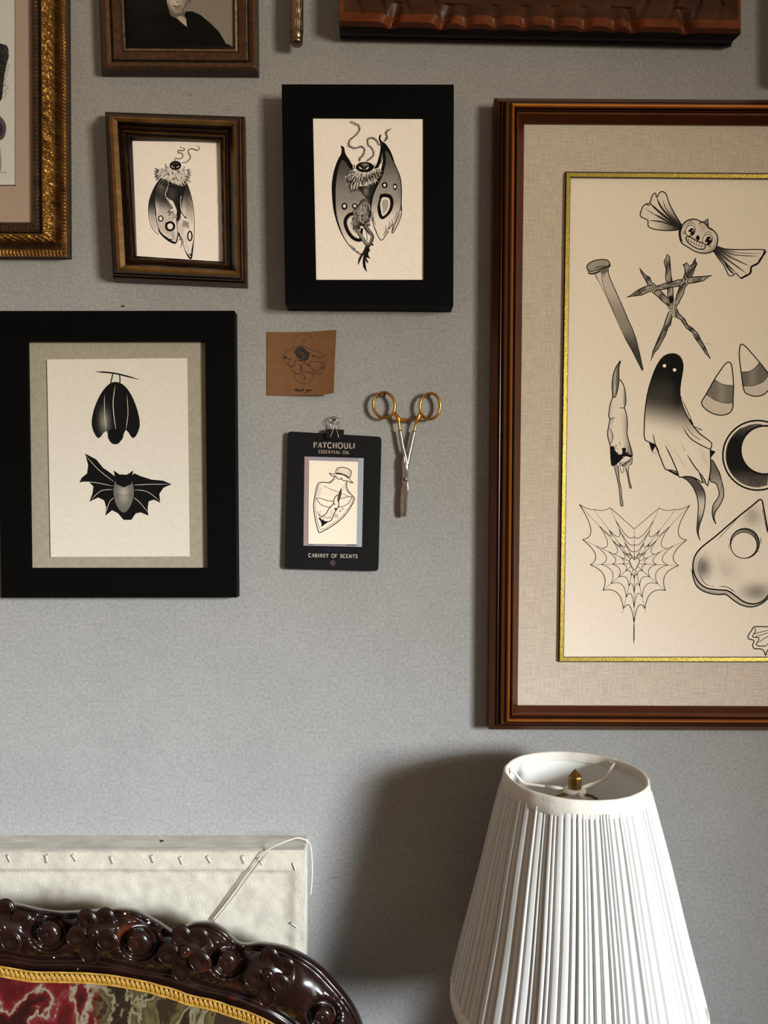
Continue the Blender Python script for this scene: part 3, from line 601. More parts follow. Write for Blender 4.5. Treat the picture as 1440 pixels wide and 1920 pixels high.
# ---- L: tall bronze-brown frame with the sheet of flash drawings
def draw_sheet(a):
    a.at(1060, 330, 3.789)
    # wrapped sweet with a pumpkin face
    dk = lambda cx, cy, r: (lambda x, y: .08+.9*sm(0, r, math.hypot(x-cx, y-cy)))
    a.shape('826,352 790,290 740,200 716,130 690,111 668,120 650,155 640,121 618,140 600,190 572,200 552,215 538,250 534,286 585,315 590,358 640,380 740,388 815,378', dk(835, 365, 230), 1.5, 3, 18)
    for s_, w_ in (('650,155 680,220 740,290 812,352', 2.6), ('600,192 650,240 720,300 808,358', 2.8), ('585,315 680,325 760,350 812,368', 2.), ('690,170 725,250 790,320', 1.2), ('560,225 660,290 780,355', 1.), ('640,270 720,320 790,352', 2.), ('615,205 690,270 770,330', 1.8)): a.line(s_, w_, .1, (.1, 1))
    a.line('600,186 608,200 590,208 572,200', 1.3)
    a.shape('1072,498 1130,518 1250,524 1418,524 1410,560 1385,585 1365,620 1320,642 1312,690 1280,705 1246,727 1214,690 1195,705 1160,706 1130,640 1050,530', dk(1060, 512, 190), 1.5, 2, 18)
    for s_, w_ in (('1090,515 1200,560 1380,570', 1.2), ('1080,520 1180,580 1310,640', 1.6), ('1070,530 1160,600 1285,690', 1.8), ('1065,530 1130,610 1214,690', 2.), ('1090,512 1220,545 1400,550', .8), ('1130,610 1160,660 1200,700', 2.4)): a.line(s_, w_, .1, (1, .1))
    a.line('1416,530 1405,562 1366,622 1322,645 1314,690 1248,727', 2.6)
    a.shape('832,345 870,315 915,306 950,318 985,332 1012,360 1050,385 1078,420 1083,460 1068,515 1030,543 975,549 920,535 870,505 830,480 812,440 810,385', lambda x, y: .93-.4*sm(.75, 1.1, math.hypot((x-945)/145, (y-428)/130))-.2*math.exp(-((x-980)/25)**2-((y-365)/30)**2), 1.6)
    a.poly('978,330 1012,303 1015,352 990,345', .45, 0); a.line('978,330 1012,303 1016,355', 1.5, smooth=0)
    a.line('832,470 818,440 816,390 836,350', 2.4, 0, (.1, .1)); a.line('950,345 960,330 985,334 1008,350 1014,372', 1.2); a.line('1014,372 1030,380 1050,388', 1.); a.line('900,318 880,322', .6)
    for (x, y, r) in ((888, 388, .5), (1010, 452, .55)):
        a.ell(x, y, 34, 40, g=1., rot=r); a.ell(x, y, 34, 40, g=0., rot=r, w=1.); a.line([(x-30, y-36), (x+6, y-56), (x+40, y-38)], .8, .3, (.1, .1))
    a.poly('872,395 890,372 912,375 918,395 905,420 885,415 892,400', 0., 3); a.poly('990,470 1008,432 1030,432 1040,460 1020,492 1002,488 1008,470', 0., 3); a.ell(905, 388, 5, g=1.); a.ell(1028, 450, 5, g=1.)
    a.poly('925,440 942,420 955,440 945,460', 0.)
    a.ell(845, 404, 8, w=.8); a.ell(1024, 496, 8, w=.8)
    a.shape('862,432 885,432 940,465 988,482 994,505 975,521 930,512 880,480 858,450', 1., 1.6)
    a.line('862,445 900,472 940,492 988,502', .7); 
    for k in range(6): x = 882+k*18; a.line([(x, 432+k*10), (x-8, 470+k*9)], .8, smooth=0)
    a.rest()
    # iron spike
    a.shape('213,690 300,650 305,690 340,780 395,900 450,1030 500,1150 552,1377 530,1350 480,1250 430,1160 370,1030 300,870 240,750', lambda x, y: .78-.25*sm(800, 1000, y)-.35*sm(1050, 1250, y), 1.2, 2)
    a.poly('213,690 255,672 268,740 290,840 360,990 430,1150 370,1030 300,870 240,750', .88, 2); a.line('257,672 262,740 290,835 360,1000 440,1160', .8, .2, (.6, .1)); a.line('300,655 285,690 262,720', .8, .2); a.line('240,665 262,700', .7, .2)
    a.poly('245,660 300,650 302,680 262,700', .35, 0)
    a.poly('153,655 165,690 200,697 260,672 312,650 317,625 290,640 215,680 170,685', .3, 2)
    a.shape('153,650 160,628 195,605 245,594 292,596 314,615 306,640 262,655 200,675 168,675', .6, 1.4); a.line('160,690 200,697 245,678', 1.4); a.line('315,618 318,638 302,655', 1.3); a.line('175,668 215,648 270,640 300,628', .6, .3, (.1, .1)); a.line('210,655 240,645 300,640', 2.2, .3, (.1, .1))
    a.rest()
    # twigs lashed into a star
    def twig(s_, g0=.42):
        a.shape(s_, lambda x, y: g0+.28*math.sin(x*.07+y*.045), 1.3, 1, 20)
        p = pts(s_); n = len(p)//2
        for k in range(1, n-1):
            q, r = p[k], p[-k]; mx, my = (q[0]+r[0])/2, (q[1]+r[1])/2; q2, r2 = p[k+1], p[-k-1]; nx, ny = (q2[0]+r2[0])/2, (q2[1]+r2[1])/2
            for e in (-.25, 0., .25): a.line([(mx+(q[0]-mx)*e, my+(q[1]-my)*e), ((mx+nx)/2+random.uniform(-3, 3), (my+ny)/2), (nx+(q2[0]-nx)*e, ny+(q2[1]-ny)*e)], .6, random.choice((.05, .15, .8)), (.1, .1))
    twig('702,600 712,590 724,555 740,570 746,640 750,700 759,745 764,800 768,880 752,912 730,895 727,840 726,780 712,720 716,660 705,625')
    twig('527,650 548,680 570,705 600,720 612,755 640,772 670,810 710,850 750,892 790,935 805,975 850,1020 870,1060 905,1082 942,1120 960,1160 990,1210 1030,1300 1000,1265 950,1190 920,1150 905,1115 860,1080 820,1020 780,1000 755,960 722,915 690,890 650,850 610,820 590,780 570,740 540,690')
    twig('930,580 922,600 935,625 918,660 905,700 880,735 872,765 850,790 838,840 820,870 805,905 788,930 778,900 790,850 808,800 820,760 840,720 850,690 850,655 836,630 862,616 880,640 905,625 915,600')
    twig('436,860 470,845 500,820 545,795 585,780 620,775 660,780 700,765 760,752 800,738 850,735 890,718 960,715 1040,708 1005,725 980,745 910,760 860,765 810,782 760,790 700,805 650,812 600,820 545,845 490,852')
    twig('748,958 758,1000 746,1060 730,1075 715,1120 690,1170 655,1232 636,1250 607,1312 622,1250 650,1180 672,1130 698,1075 708,1040 722,1000 735,965', .5)
    a.poly('735,850 768,860 762,900 745,905', .02, 0)
    for s_ in ('600,820 610,790 640,768', '610,828 622,800 650,776', '622,832 634,808 660,790', '728,930 765,925 795,932', '728,942 765,938 797,945', '756,905 750,950 765,1005', '772,880 762,945 772,1005', '780,880 770,940 780,1000', '830,735 850,750 872,775', '842,728 835,755 815,780', '868,725 858,745 862,770'): a.line(s_, 2.4, 0., (.6, .6)); a.line(s_, 1.3, .85, (.6, .6))
    a.line('985,1190 1010,1192 1040,1200', .3, .4, (.2, .2))
    a.rest()
    # finger
    a.at(1060, 640, 3.789)
    a.poly('352,878 372,880 380,960 392,1040 398,1100 410,1155 404,1170 392,1165 388,1100 380,1020 362,950', .6); a.line('345,880 362,950 378,1020 386,1090 392,1160 403,1172 410,1160 402,1110 396,1040 384,990 380,930 374,880', 1.1)
    a.poly('425,900 440,905 450,960 468,1035 462,1045 452,1030 440,960', .5); a.line('422,895 440,940 450,1000 458,1040 468,1043 468,1030 455,985 448,930 452,890 470,860', 1.)
    a.line('385,870 395,920 405,935 415,920 410,900', .9, .1); a.poly('385,860 430,850 470,822 476,870 460,880 440,905 405,890', .75); a.line('385,860 415,890 440,860 462,842 476,830 470,870 458,880', 1.); a.line('400,885 430,865 460,850', 1.8, .15)
    a.shape('380,272 408,300 424,350 430,420 427,452 420,470 434,520 441,580 438,650 448,700 466,760 475,820 430,812 405,830 380,855 355,875 330,880 322,800 318,740 300,665 312,580 318,550 308,530 318,450 335,400 350,340', lambda x, y: .97-.5*sm(20, 0, abs(x-424+max(0, y-470)*-.02))*(y < 470)*sm(300, 400, y)-.28*sm(0, 60, x-385-max(0, y-600)*.1)*sm(470, 560, y)-.12*sm(345, 320, x)-.25*sm(700, 760, y)*sm(420, 470, x), 1.4, 3, 18)
    a.poly('318,752 345,745 352,770 365,790 378,785 372,800 400,803 405,780 402,760 425,755 432,770 428,790 447,785 446,800 470,806 474,822 440,818 412,815 400,835 378,852 355,872 332,880 322,810', 0., 2)
    for x, y, r in ((360, 740, 5), (358, 757, 4), (388, 720, 4), (392, 735, 3), (372, 765, 3), (424, 742, 3)): a.ell(x, y, r)
    a.shape('392,138 384,170 380,210 380,290 362,380 340,398 334,350 333,290 345,220 365,175', lambda x, y: .35+.35*math.exp(-((x-352)/12)**2), 1.4, 3)
    a.line('350,300 352,340 345,375', .7, .9, (.1, .1)); a.line('365,220 360,290 365,340 345,385', .7, .1, (.1, .1))
    a.line('385,468 402,474 420,470', 1.); a.line('312,548 330,552 348,540', 1.2); a.line('318,620 330,650 335,690 322,728', .9, .1); a.line('322,630 340,670 330,715', .5, .3); a.line('345,555 325,590', .5, .3)
    a.rest()
    # ghost
    a.shape('833,965 900,965 945,1000 985,1060 994,1130 980,1225 952,1310 945,1370 957,1412 935,1345 941,1250 943,1140 915,1050 870,990', lambda x, y: .25+.6*sm(1060, 1150, y)*(1-sm(1200, 1300, y)), 1.4)
    a.shape('1035,842 1080,905 1110,990 1126,1080 1108,1145 1065,1215 1058,1260 1070,1298 1045,1240 1050,1165 1085,1110 1092,1070 1070,1010 1028,985', lambda x, y: .35+.35*sm(900, 1060, y)-.4*sm(1150, 1260, y), 1.4)
    a.line('1090,905 1112,1000 1100,1080', .8, .3, (.1, .1))
    a.shape('815,380 850,455 888,542 880,590 840,520', .95, 1.1, 0); a.poly('890,545 912,592 874,585', 0., 0); a.shape('880,590 972,630 918,637', .95, 1.2, 0); a.poly('1028,768 1068,784 1034,826', 0., 0)
    a.poly('594,722 645,735 615,785', 0., 0); a.shape('615,785 640,745 668,812', .95, 1., 0)
    a.poly('710,908 800,938 808,962 750,932', 0., 2)
    gp = '760,88 800,98 826,130 836,175 830,230 818,300 814,375 832,455 870,540 915,610 965,665 1040,722 1030,768 1032,850 1030,920 1010,1030 990,985 950,928 978,1008 945,985 905,965 860,960 810,965 795,930 750,915 710,908 685,850 665,800 640,735 568,703 560,620 566,500 582,380 612,270 652,170 702,105'
    gg = lambda x, y: .03+.12*sm(200, 380, y)+.85*sm(400, 660, y-(x-700)*.22)-.10*math.exp(-((x-800)/40)**2)*sm(500, 420, y)
    a.poly(gp, gg, 2, 24); a.line(gp, 1.6, closed=True, smooth=2)
    for s_, w_ in (('622,648 640,735 670,810', 1.3), ('708,735 755,830 800,935', 1.6), ('862,800 915,885 950,928', 1.6), ('830,600 880,680 950,730 1030,768', 1.5), ('950,928 990,1010', 1.2), ('782,890 800,940', 2.), ('850,590 900,660 960,700', .8), ('812,700 850,780', .7)): a.line(s_, w_, 0., (.05, .9))
    a.hatch((760, 740), (830, 850), (790, 800), (870, 930), 12, .35, .55); a.hatch((940, 740), (1020, 780), (980, 860), (1020, 900), 14, .35, .55); a.hatch((690, 680), (740, 740), (720, 700), (790, 860), 8, .3, .6)
    a.ell(704, 174, 12, g=1.15); a.ell(776, 203, 12, g=1.15)
    a.rest()
    # candy corn
    c1 = '1160,148 1176,158 1186,200 1195,310 1192,400 1189,470 1165,510 1100,525 1030,505 980,465 968,430 995,385 1060,270 1110,195 1140,158'
    a.poly(c1, 1., 3); a.poly('1060,270 1095,295 1140,310 1194,314 1190,438 1130,440 1060,415 1003,378', lambda x, y: .4+.12*math.exp(-((x-1110)/30)**2), 0); a.poly('1003,378 1060,415 1130,440 1190,438 1188,472 1165,510 1100,525 1030,505 980,465 968,430', .84, 2)
    a.hatch((1040, 300), (990, 400), (1075, 270), (1010, 430), 10, .5, .4); a.hatch((975, 420), (1020, 500), (995, 410), (1060, 505), 10, .5, .45)
    a.line(c1, 1.6, closed=True, smooth=3); a.line('1060,270 1100,298 1140,310 1192,314', .8); a.line('1003,378 1060,415 1130,438 1190,437', .8)
    c2 = '1250,21 1275,32 1320,80 1380,150 1450,240 1475,290 1440,350 1400,382 1345,390 1295,375 1268,345 1250,225 1236,110 1240,40'
    a.poly(c2, 1., 3); a.poly('1252,218 1310,212 1350,185 1380,150 1450,240 1400,290 1330,315 1264,318', lambda x, y: .36+.14*math.exp(-((x-1330)/30)**2), 0); a.poly('1264,318 1330,315 1400,290 1452,242 1475,290 1440,350 1400,382 1345,390 1295,375', .84, 2)
    a.hatch((1250, 230), (1262, 330), (1285, 220), (1300, 340), 10, .5, .3); a.line(c2, 1.6, closed=True, smooth=3); a.line('1252,218 1310,212 1350,185 1380,150', .8); a.line('1264,318 1330,315 1400,290 1440,245', .8)
    a.rest()
    # crescent moon
    def arc(cx, cy, r, a0, a1, n=40): return [(cx+r*math.cos(math.radians(a0+(a1-a0)*k/n)), cy+r*math.sin(math.radians(a0+(a1-a0)*k/n))) for k in range(n+1)]
    out = arc(1366, 810, 224, 72, 278); inn = arc(1418, 772, 173, 262, 82)
    a.poly(arc(1366, 810, 247, 0, 360)[:-1], 1., 0); a.poly(out+inn, lambda x, y: .03+.28*sm(.35, 1., abs(y-800)/230), 0, 22)
    for k in range(260):
        th = math.radians(random.choice((random.uniform(78, 110), random.uniform(210, 262)))); r = random.uniform(170, 222); x, y = 1366+r*math.cos(th), 810+r*math.sin(th)
        if math.hypot(x-1418, y-772) > 178: a.line([(x, y), (x+3, y+1)], .7, random.choice((.75, .0, .5)), smooth=0, bump=False)
    a.poly(arc(1418, 772, 170, 0, 360)[:-1], 1., 0)
    a.line(arc(1366, 810, 247, 40, 320), 2.4, smooth=0); a.line(arc(1418, 772, 172, 60, 300), 2.6, smooth=0); a.line(arc(1366, 810, 226, 85, 240), .7, smooth=0)
    a.rest()
    # spider web heart
    a.at(1060, 920, 3.789)
    C = (490, 518)
    ends = [(490, 272), (668, 122), (785, 132), (885, 103), (862, 350), (805, 532), (712, 710), (573, 870), (488, 1090), (405, 870), (268, 708), (178, 527), (122, 347), (100, 98), (200, 133), (318, 120)]
    for x, y in ends: a.line([(C[0]+(x-C[0])*.1, C[1]+(y-C[1])*.1), (x, y)], .75, .05, (1, .5), smooth=0)
    a.line('488,940 488,1010 487,1092', 1.5, 0, (.6, .1), smooth=2)
    E = dict(enumerate(ends)); E[8] = (488, 938); E[7] = (566, 838); E[9] = (412, 838)
    def web(i, j, f, bow, w_=.8):
        p, q = E[i], E[j]; P1 = (C[0]+(p[0]-C[0])*f, C[1]+(p[1]-C[1])*f); Q1 = (C[0]+(q[0]-C[0])*f, C[1]+(q[1]-C[1])*f)
        mx, my = (P1[0]+Q1[0])/2, (P1[1]+Q1[1])/2; mx += (C[0]-mx)*bow*2.2; my += (C[1]-my)*bow*2.2
        a.line([((1-u)**2*P1[0]+2*u*(1-u)*mx+u*u*Q1[0], (1-u)**2*P1[1]+2*u*(1-u)*my+u*u*Q1[1]) for u in [v/9 for v in range(10)]], w_, 0., smooth=0)
    for i in range(16):
        j = (i+1) % 16
        if i in (0, 15): a.line([E[i], E[j]], .75, .02, smooth=0)
        elif i in (1, 2, 13, 14): web(i, j, 1., .03)
        else: web(i, j, 1., .17, 1.)
        for f in ((.78, .56, .36, .2) if i in (0, 15) else (.62, .38, .2) if i in (1, 2, 13, 14) else (.64, .40, .22) if i in (3, 12) else (.75, .5, .27)): web(i, j, f, .2)
    a.shape('490,492 500,480 515,480 526,495 520,520 490,566 462,520 456,495 467,480 482,480', 1., 1.1, 2)
    a.rest()
    # planchette
    side = '908,545 905,600 935,680 1000,722 1080,738 1140,738 1190,775 1250,812 1320,826 1385,808 1440,765 1500,680 1500,600 1200,500'
    a.poly(side, .75, 3); a.line('908,545 905,600 935,680 1000,722 1080,738 1140,738 1190,775 1250,812 1320,826 1385,808 1440,765 1500,690', 1.8); a.line('930,670 1000,712 1090,728 1150,728', .6, .3)
    pl = '1390,62 1330,105 1260,160 1170,235 1060,330 960,410 915,480 908,560 940,640 1000,690 1090,705 1150,710 1200,740 1270,790 1340,805 1400,785 1440,745 1490,660 1480,450 1440,290 1410,130'
    a.poly(pl, lambda x, y: 1-.62*math.exp(-((x-975)/55)**2-((y-545)/75)**2)-.5*math.exp(-((x-1360)/110)**2-((y-720)/60)**2)-.3*math.exp(-((x-1330)/55)**2-((y-180)/70)**2)-.12*math.exp(-((x-1150)/80)**2-((y-560)/90)**2), 3, 26)
    a.line('1375,95 1250,180 1075,350 990,425 950,480 940,560 975,640 1010,668', .9, 1., (.3, .3)); a.line(pl, 2.1, closed=True, smooth=3); a.line('1228,190 1150,275 1075,355', .8, .1, (.1, .1)); a.line('965,475 942,540 960,610 1000,665 1060,682', .9, .1, (.1, .1)); a.line('1090,682 1150,685 1212,727', 1.1, .05, (.1, .1)); a.line('1400,130 1420,230 1432,290', .8, .2)
    a.hatch((1060, 400), (1130, 640), (1200, 380), (1240, 600), 1, .3, .6)
    for k in range(14): a.line([(1060+k*7, 380+k*10), (1090+k*5, 540+k*8)], .35, .55, (.1, .1), smooth=0); a.line([(1110, 500+k*11), (1250, 560+k*6)], .3, .6, (.1, .1), smooth=0)
    for k in range(16): a.line([(1300+k*6, 130+k*3), (1225+k*13, 250)], .4, .5, (.1, .1), smooth=0); a.line([(950+k*5, 470+k*4), (955+k*6, 640)], .4, .4, (.1, .1), smooth=0)
    a.ell(1275, 374, 103, 106, g=.25); a.ell(1262, 352, 88, 70, g=.55); a.ell(1275, 374, 103, 106, w=1.6); a.ell(1268, 388, 92, 93, g=1.); a.ell(1268, 388, 94, 93, w=1.2)
    for x, y in ((1163, 348), (1375, 433), (1047, 680)): a.ell(x, y, 3)
    a.line('1388,335 1391,375', .8); a.line('1160,380 1163,410', .5)
    a.rest()
    # ruffled wrapper end
    a.line('1520,967 1440,967 1345,967 1325,990 1297,1035 1308,1055 1340,1065 1330,1098 1345,1122 1390,1125 1410,1140 1425,1170 1440,1130 1520,1100', 1.5)
    a.line('1345,975 1350,1000 1330,1035 1345,1042 1375,1045 1368,1072 1355,1090 1372,1103 1430,1103', 1.3)
    for s_ in ('1340,1018 1440,992 1510,980', '1350,1038 1440,1010 1510,1000', '1375,1075 1440,1035 1510,1010', '1430,1100 1460,1060 1510,1030'): a.line(s_, .9)
def frame_big():
    t = thing('picture_frame', 'tall bronze-brown frame with linen mat and gold fillet around a sheet of flash drawings', 'picture frame', (.48, 0, 1.58))
    SD = rgb(96, 52, 18); K = rgb(22, 10, 4); BR = rgb(122, 63, 18); OR = rgb(216, 130, 38); RG = rgb(112, 62, 34); FL = rgb(80, 36, 13)
    o = '922.5,184 1850,190 1850,1371 912.5,1367.5'
    rings = [(4, 0, 1, 0, .022, SD), (15, 6, 8, 7, .031, SD), (17, 6.5, 9, 7.6, .0295, K), (19.5, 7, 10, 8.4, .032, RG), (24, 7.5, 11, 9, .031, K), (27, 8, 12, 10, .036, BR), (33, 8.5, 13, 12, .037, SD),
             (36.5, 9.5, 14, 14, .0375, K), (39, 11, 16, 15.5, .042, OR), (41, 14, 18, 17.5, .0432, OR), (43, 17.5, 21, 20.5, .041, BR), (44.5, 21, 24, 23, .036, K), (46, 23, 26, 25, .038, RG), (47.5, 25.5, 28, 26.5, .036, K), (49.5, 29.5, 32, 30.5, .0365, RG), (50.5, 31, 33, 32, .034, FL)]
    m = moulding(o, (.0005, .022, .022, .022), rings, ('983,231.5 1790,237 1790,1326 970.5,1323', .0245, FL), 12, None)
    link('moulding', m.mesh(), mat('bronze_brown_lacquer', attr=True, rough=.33, metal=.6, var=.12, vscale=25, coat=.05, bump=.06, bscale=120), t)
    q = quadframe('976,224 1796,230 1796,1332 964,1330', '1064,325 1705,330 1705,1237 1052,1237', .0215, .0215, rgb(182, 168, 153), .002)
    lin_ = mat('woven_linen', attr=True, rough=.9, var=.10, vscale=500, bump=.3, bscale=900)
    nt = lin_.node_tree; N = nt.nodes; L = nt.links; b = N['Principled BSDF']
    tc = N.new('ShaderNodeTexCoord')
    for k, (st, fac) in enumerate((((1500, 1, 40), .16), ((40, 1, 1500), .16))):
        mp = N.new('ShaderNodeMapping'); mp.inputs['Scale'].default_value = st; L.new(tc.outputs['Object'], mp.inputs['Vector'])
        n = N.new('ShaderNodeTexNoise'); n.inputs['Scale'].default_value = 1; L.new(mp.outputs[0], n.inputs['Vector'])
        r = N.new('ShaderNodeMapRange'); r.inputs[1].default_value = .3; r.inputs[2].default_value = .7; r.inputs[3].default_value = 1-fac; r.inputs[4].default_value = 1+fac; L.new(n.outputs[0], r.inputs[0])
        v = N.new('ShaderNodeVectorMath'); v.operation = 'SCALE'; lk = b.inputs['Base Color'].links[0]; L.new(lk.from_socket, v.inputs[0]); L.new(r.outputs[0], v.inputs['Scale']); L.new(v.outputs[0], b.inputs['Base Color'])
    link('linen_mat', q.mesh(), lin_, t)
    GO = rgb(168, 146, 66); GD = rgb(60, 44, 20)
    f = moulding('1060,321.5 1709,326.5 1709,1242 1047,1241.5', .0215, [(0, 0, 0, 0, .0225, GD), (2.6, 2.6, 2.6, 2, .0265, GD), (9, 9.5, 9, 8.5, .0262, GO)], ('1070,333.5 1699,338.5 1699,1231.5 1057.5,1231.5', .0225, GD))
    link('gold_fillet', f.mesh(), mat('gold_leaf_fillet', attr=True, rough=.35, metal=.75, var=.15, vscale=200, bump=.3, bscale=500), t)
    a = Art(.0212, rgb(222, 209, 194)); a.slab('1064,331 1704,336 1704,1236 1052,1236'); draw_sheet(a); a.build('flash_sheet', t)
    backing(t, '972,222 1800,226 1800,1336 960,1334', .0190)
frame_big()

# ---- J: heavy carved frame, top
def frame_carved():
    t = thing('picture_frame', 'heavy carved dark reddish wooden frame with scalloped lower lip, at the top', 'picture frame', (.2, 0, 2.1))
    A1 = rgb(92, 42, 15); A2 = rgb(56, 29, 12); K = rgb(14, 5, 3); K2 = rgb(26, 10, 6)
    def dp(s, x, z, ri):
        e = 0
        px = 720+x*F/.96; py = 960-(z-CZ)*F/.96
        if s == 2:
            if 5 <= ri <= 7.4: # scalloped lip
                g = 0
                for c, w_ in ((725, 12), (822, 13)): g += math.exp(-((px-c-.4*(60-py))/w_)**2)
                if 845 < px < 1185: g += .62*(.5+.5*math.cos((px-868)/56.*2*PI-.6))**2.2
                for c, w_ in ((1196, 12), (1295, 12)): g += math.exp(-((px-c+.4*(60-py))/w_)**2)
                e -= .013*min(g, 1.1)*math.sin(clamp((ri-4.8)/2.7)*PI)**.7
            if 7 <= ri < 9: # carved leaves and veins
                q = abs(px-1012); u = (ri-7)/2
                e -= .0045*max(0, math.sin(q*.115-u*5.5+1.2*math.sin(q*.021)))**4*sm(370, 330, q)*sm(120, 170, q)*(.3+.7*math.sin(u*PI))
                e += .003*math.sin(clamp((q-170)/190)*PI)*math.sin(u*PI)
        return e
    rings = [(0, 0, 0, 0, .0005, K), (1, 1, 0, 2, .012, K2), (1.5, 1.5, .3, 3, .011, K), (0, 0, -4, 11, .020, K2), (-1.5, -1, -18, 24, .030, K), (-.5, 0, -16, 34, .040, A1), (6, 6, -12, 50, .040, A1), (42, 60, 30, 100, .032, A2), (60, 80, 50, 130, .024, A2)]
    # pixel corners are read on the wall plane for the back board
    rings = [(l, tt, r, b, d, c) for l, tt, r, b, d, c in rings]
    m = moulding('637.5,-420 1371,-420 1371,87.5 637.5,73', .0005, rings, ('720,-300 1310,-300 1310,-60 720,-60', .018, K), 520, dp, {5: 8, 6: 8, 7: 36, 8: 14})
    link('moulding', m.mesh(), mat('dark_carved_mahogany', attr=True, rough=.42, var=.35, vscale=18, stretch=(1, 1, 3), bump=.2, bscale=90, spec=.18), t)
    a = Art(.0175, rgb(150, 140, 120)); a.slab('700,-320 1330,-320 1330,-50 700,-50'); a.build('print_sheet', t); backing(t, '690,-330 1340,-330 1340,-40 690,-40', .016)
frame_carved()
# ---- neighbour just past the right edge, its shadow reaches into the photo
def frame_neighbour():
    t = thing('picture_frame', 'dark wooden frame just beyond the top right corner, casting a shadow on the wall', 'picture frame', (.72, 0, 2.2))
    D = rgb(50, 28, 14)
    m = moulding('1484,-400 1840,-400 1840,140 1484,140', .036, [(0, 0, 0, 0, .036, D), (10, 10, 10, 10, .042, D), (40, 40, 40, 40, .034, D)], ('1534,-350 1790,-350 1790,90 1534,90', .024, D))
    link('moulding', m.mesh(), mat('dark_oak', attr=True, rough=.4, var=.2, vscale=30), t)
    a = Art(.0225, rgb(180, 170, 150)); a.slab('1528,-356 1796,-356 1796,96 1528,96'); a.build('print_sheet', t); backing(t, '1526,-358 1798,-358 1798,98 1526,98', .0215)
frame_neighbour()
# ================= small things pinned to the wall
steel = mat('brushed_steel', rgb(150, 142, 136), rough=.28, metal=1., var=.12, vscale=120)
nailm = mat('dark_nail_steel', rgb(52, 42, 38), rough=.4, metal=.9)
def nail(px, py, r, d, label, col=None):
    p = P(px, py, d); c = (p.x, 0, p.z); vs = []; fs = []; n = 14
    m = M()
    for (q, y) in ((r*.4, 0), (r*.4, -d+.0012), (r, -d+.0011), (r*1.02, -d+.0003), (r*.7, -d-.0002), (.0001, -d-.0004)):
        vs += [(p.x+q*math.cos(2*PI*k/n), y, p.z+q*math.sin(2*PI*k/n)) for k in range(n)]
    for i in range(5): fs += [(i*n+k, i*n+(k+1) % n, (i+1)*n+(k+1) % n, (i+1)*n+k) for k in range(n)]
    m.add(vs, fs); tag(link('nail', m.mesh(), nailm, None, c, smooth=True), label, 'nail', 'nails in the wall')
nail(721, 740.5, .0019, .0128, 'dark nail holding up the left finger ring of the forceps')
nail(805.5, 740, .0019, .0128, 'dark nail inside the right finger ring of the forceps')
nail(231, 573, .0011, .004, 'tiny bare nail in the wall just above the deep black frame')
nail(627.5, 786.5, .0016, .010, 'grey nail holding the wire of the binder clip')

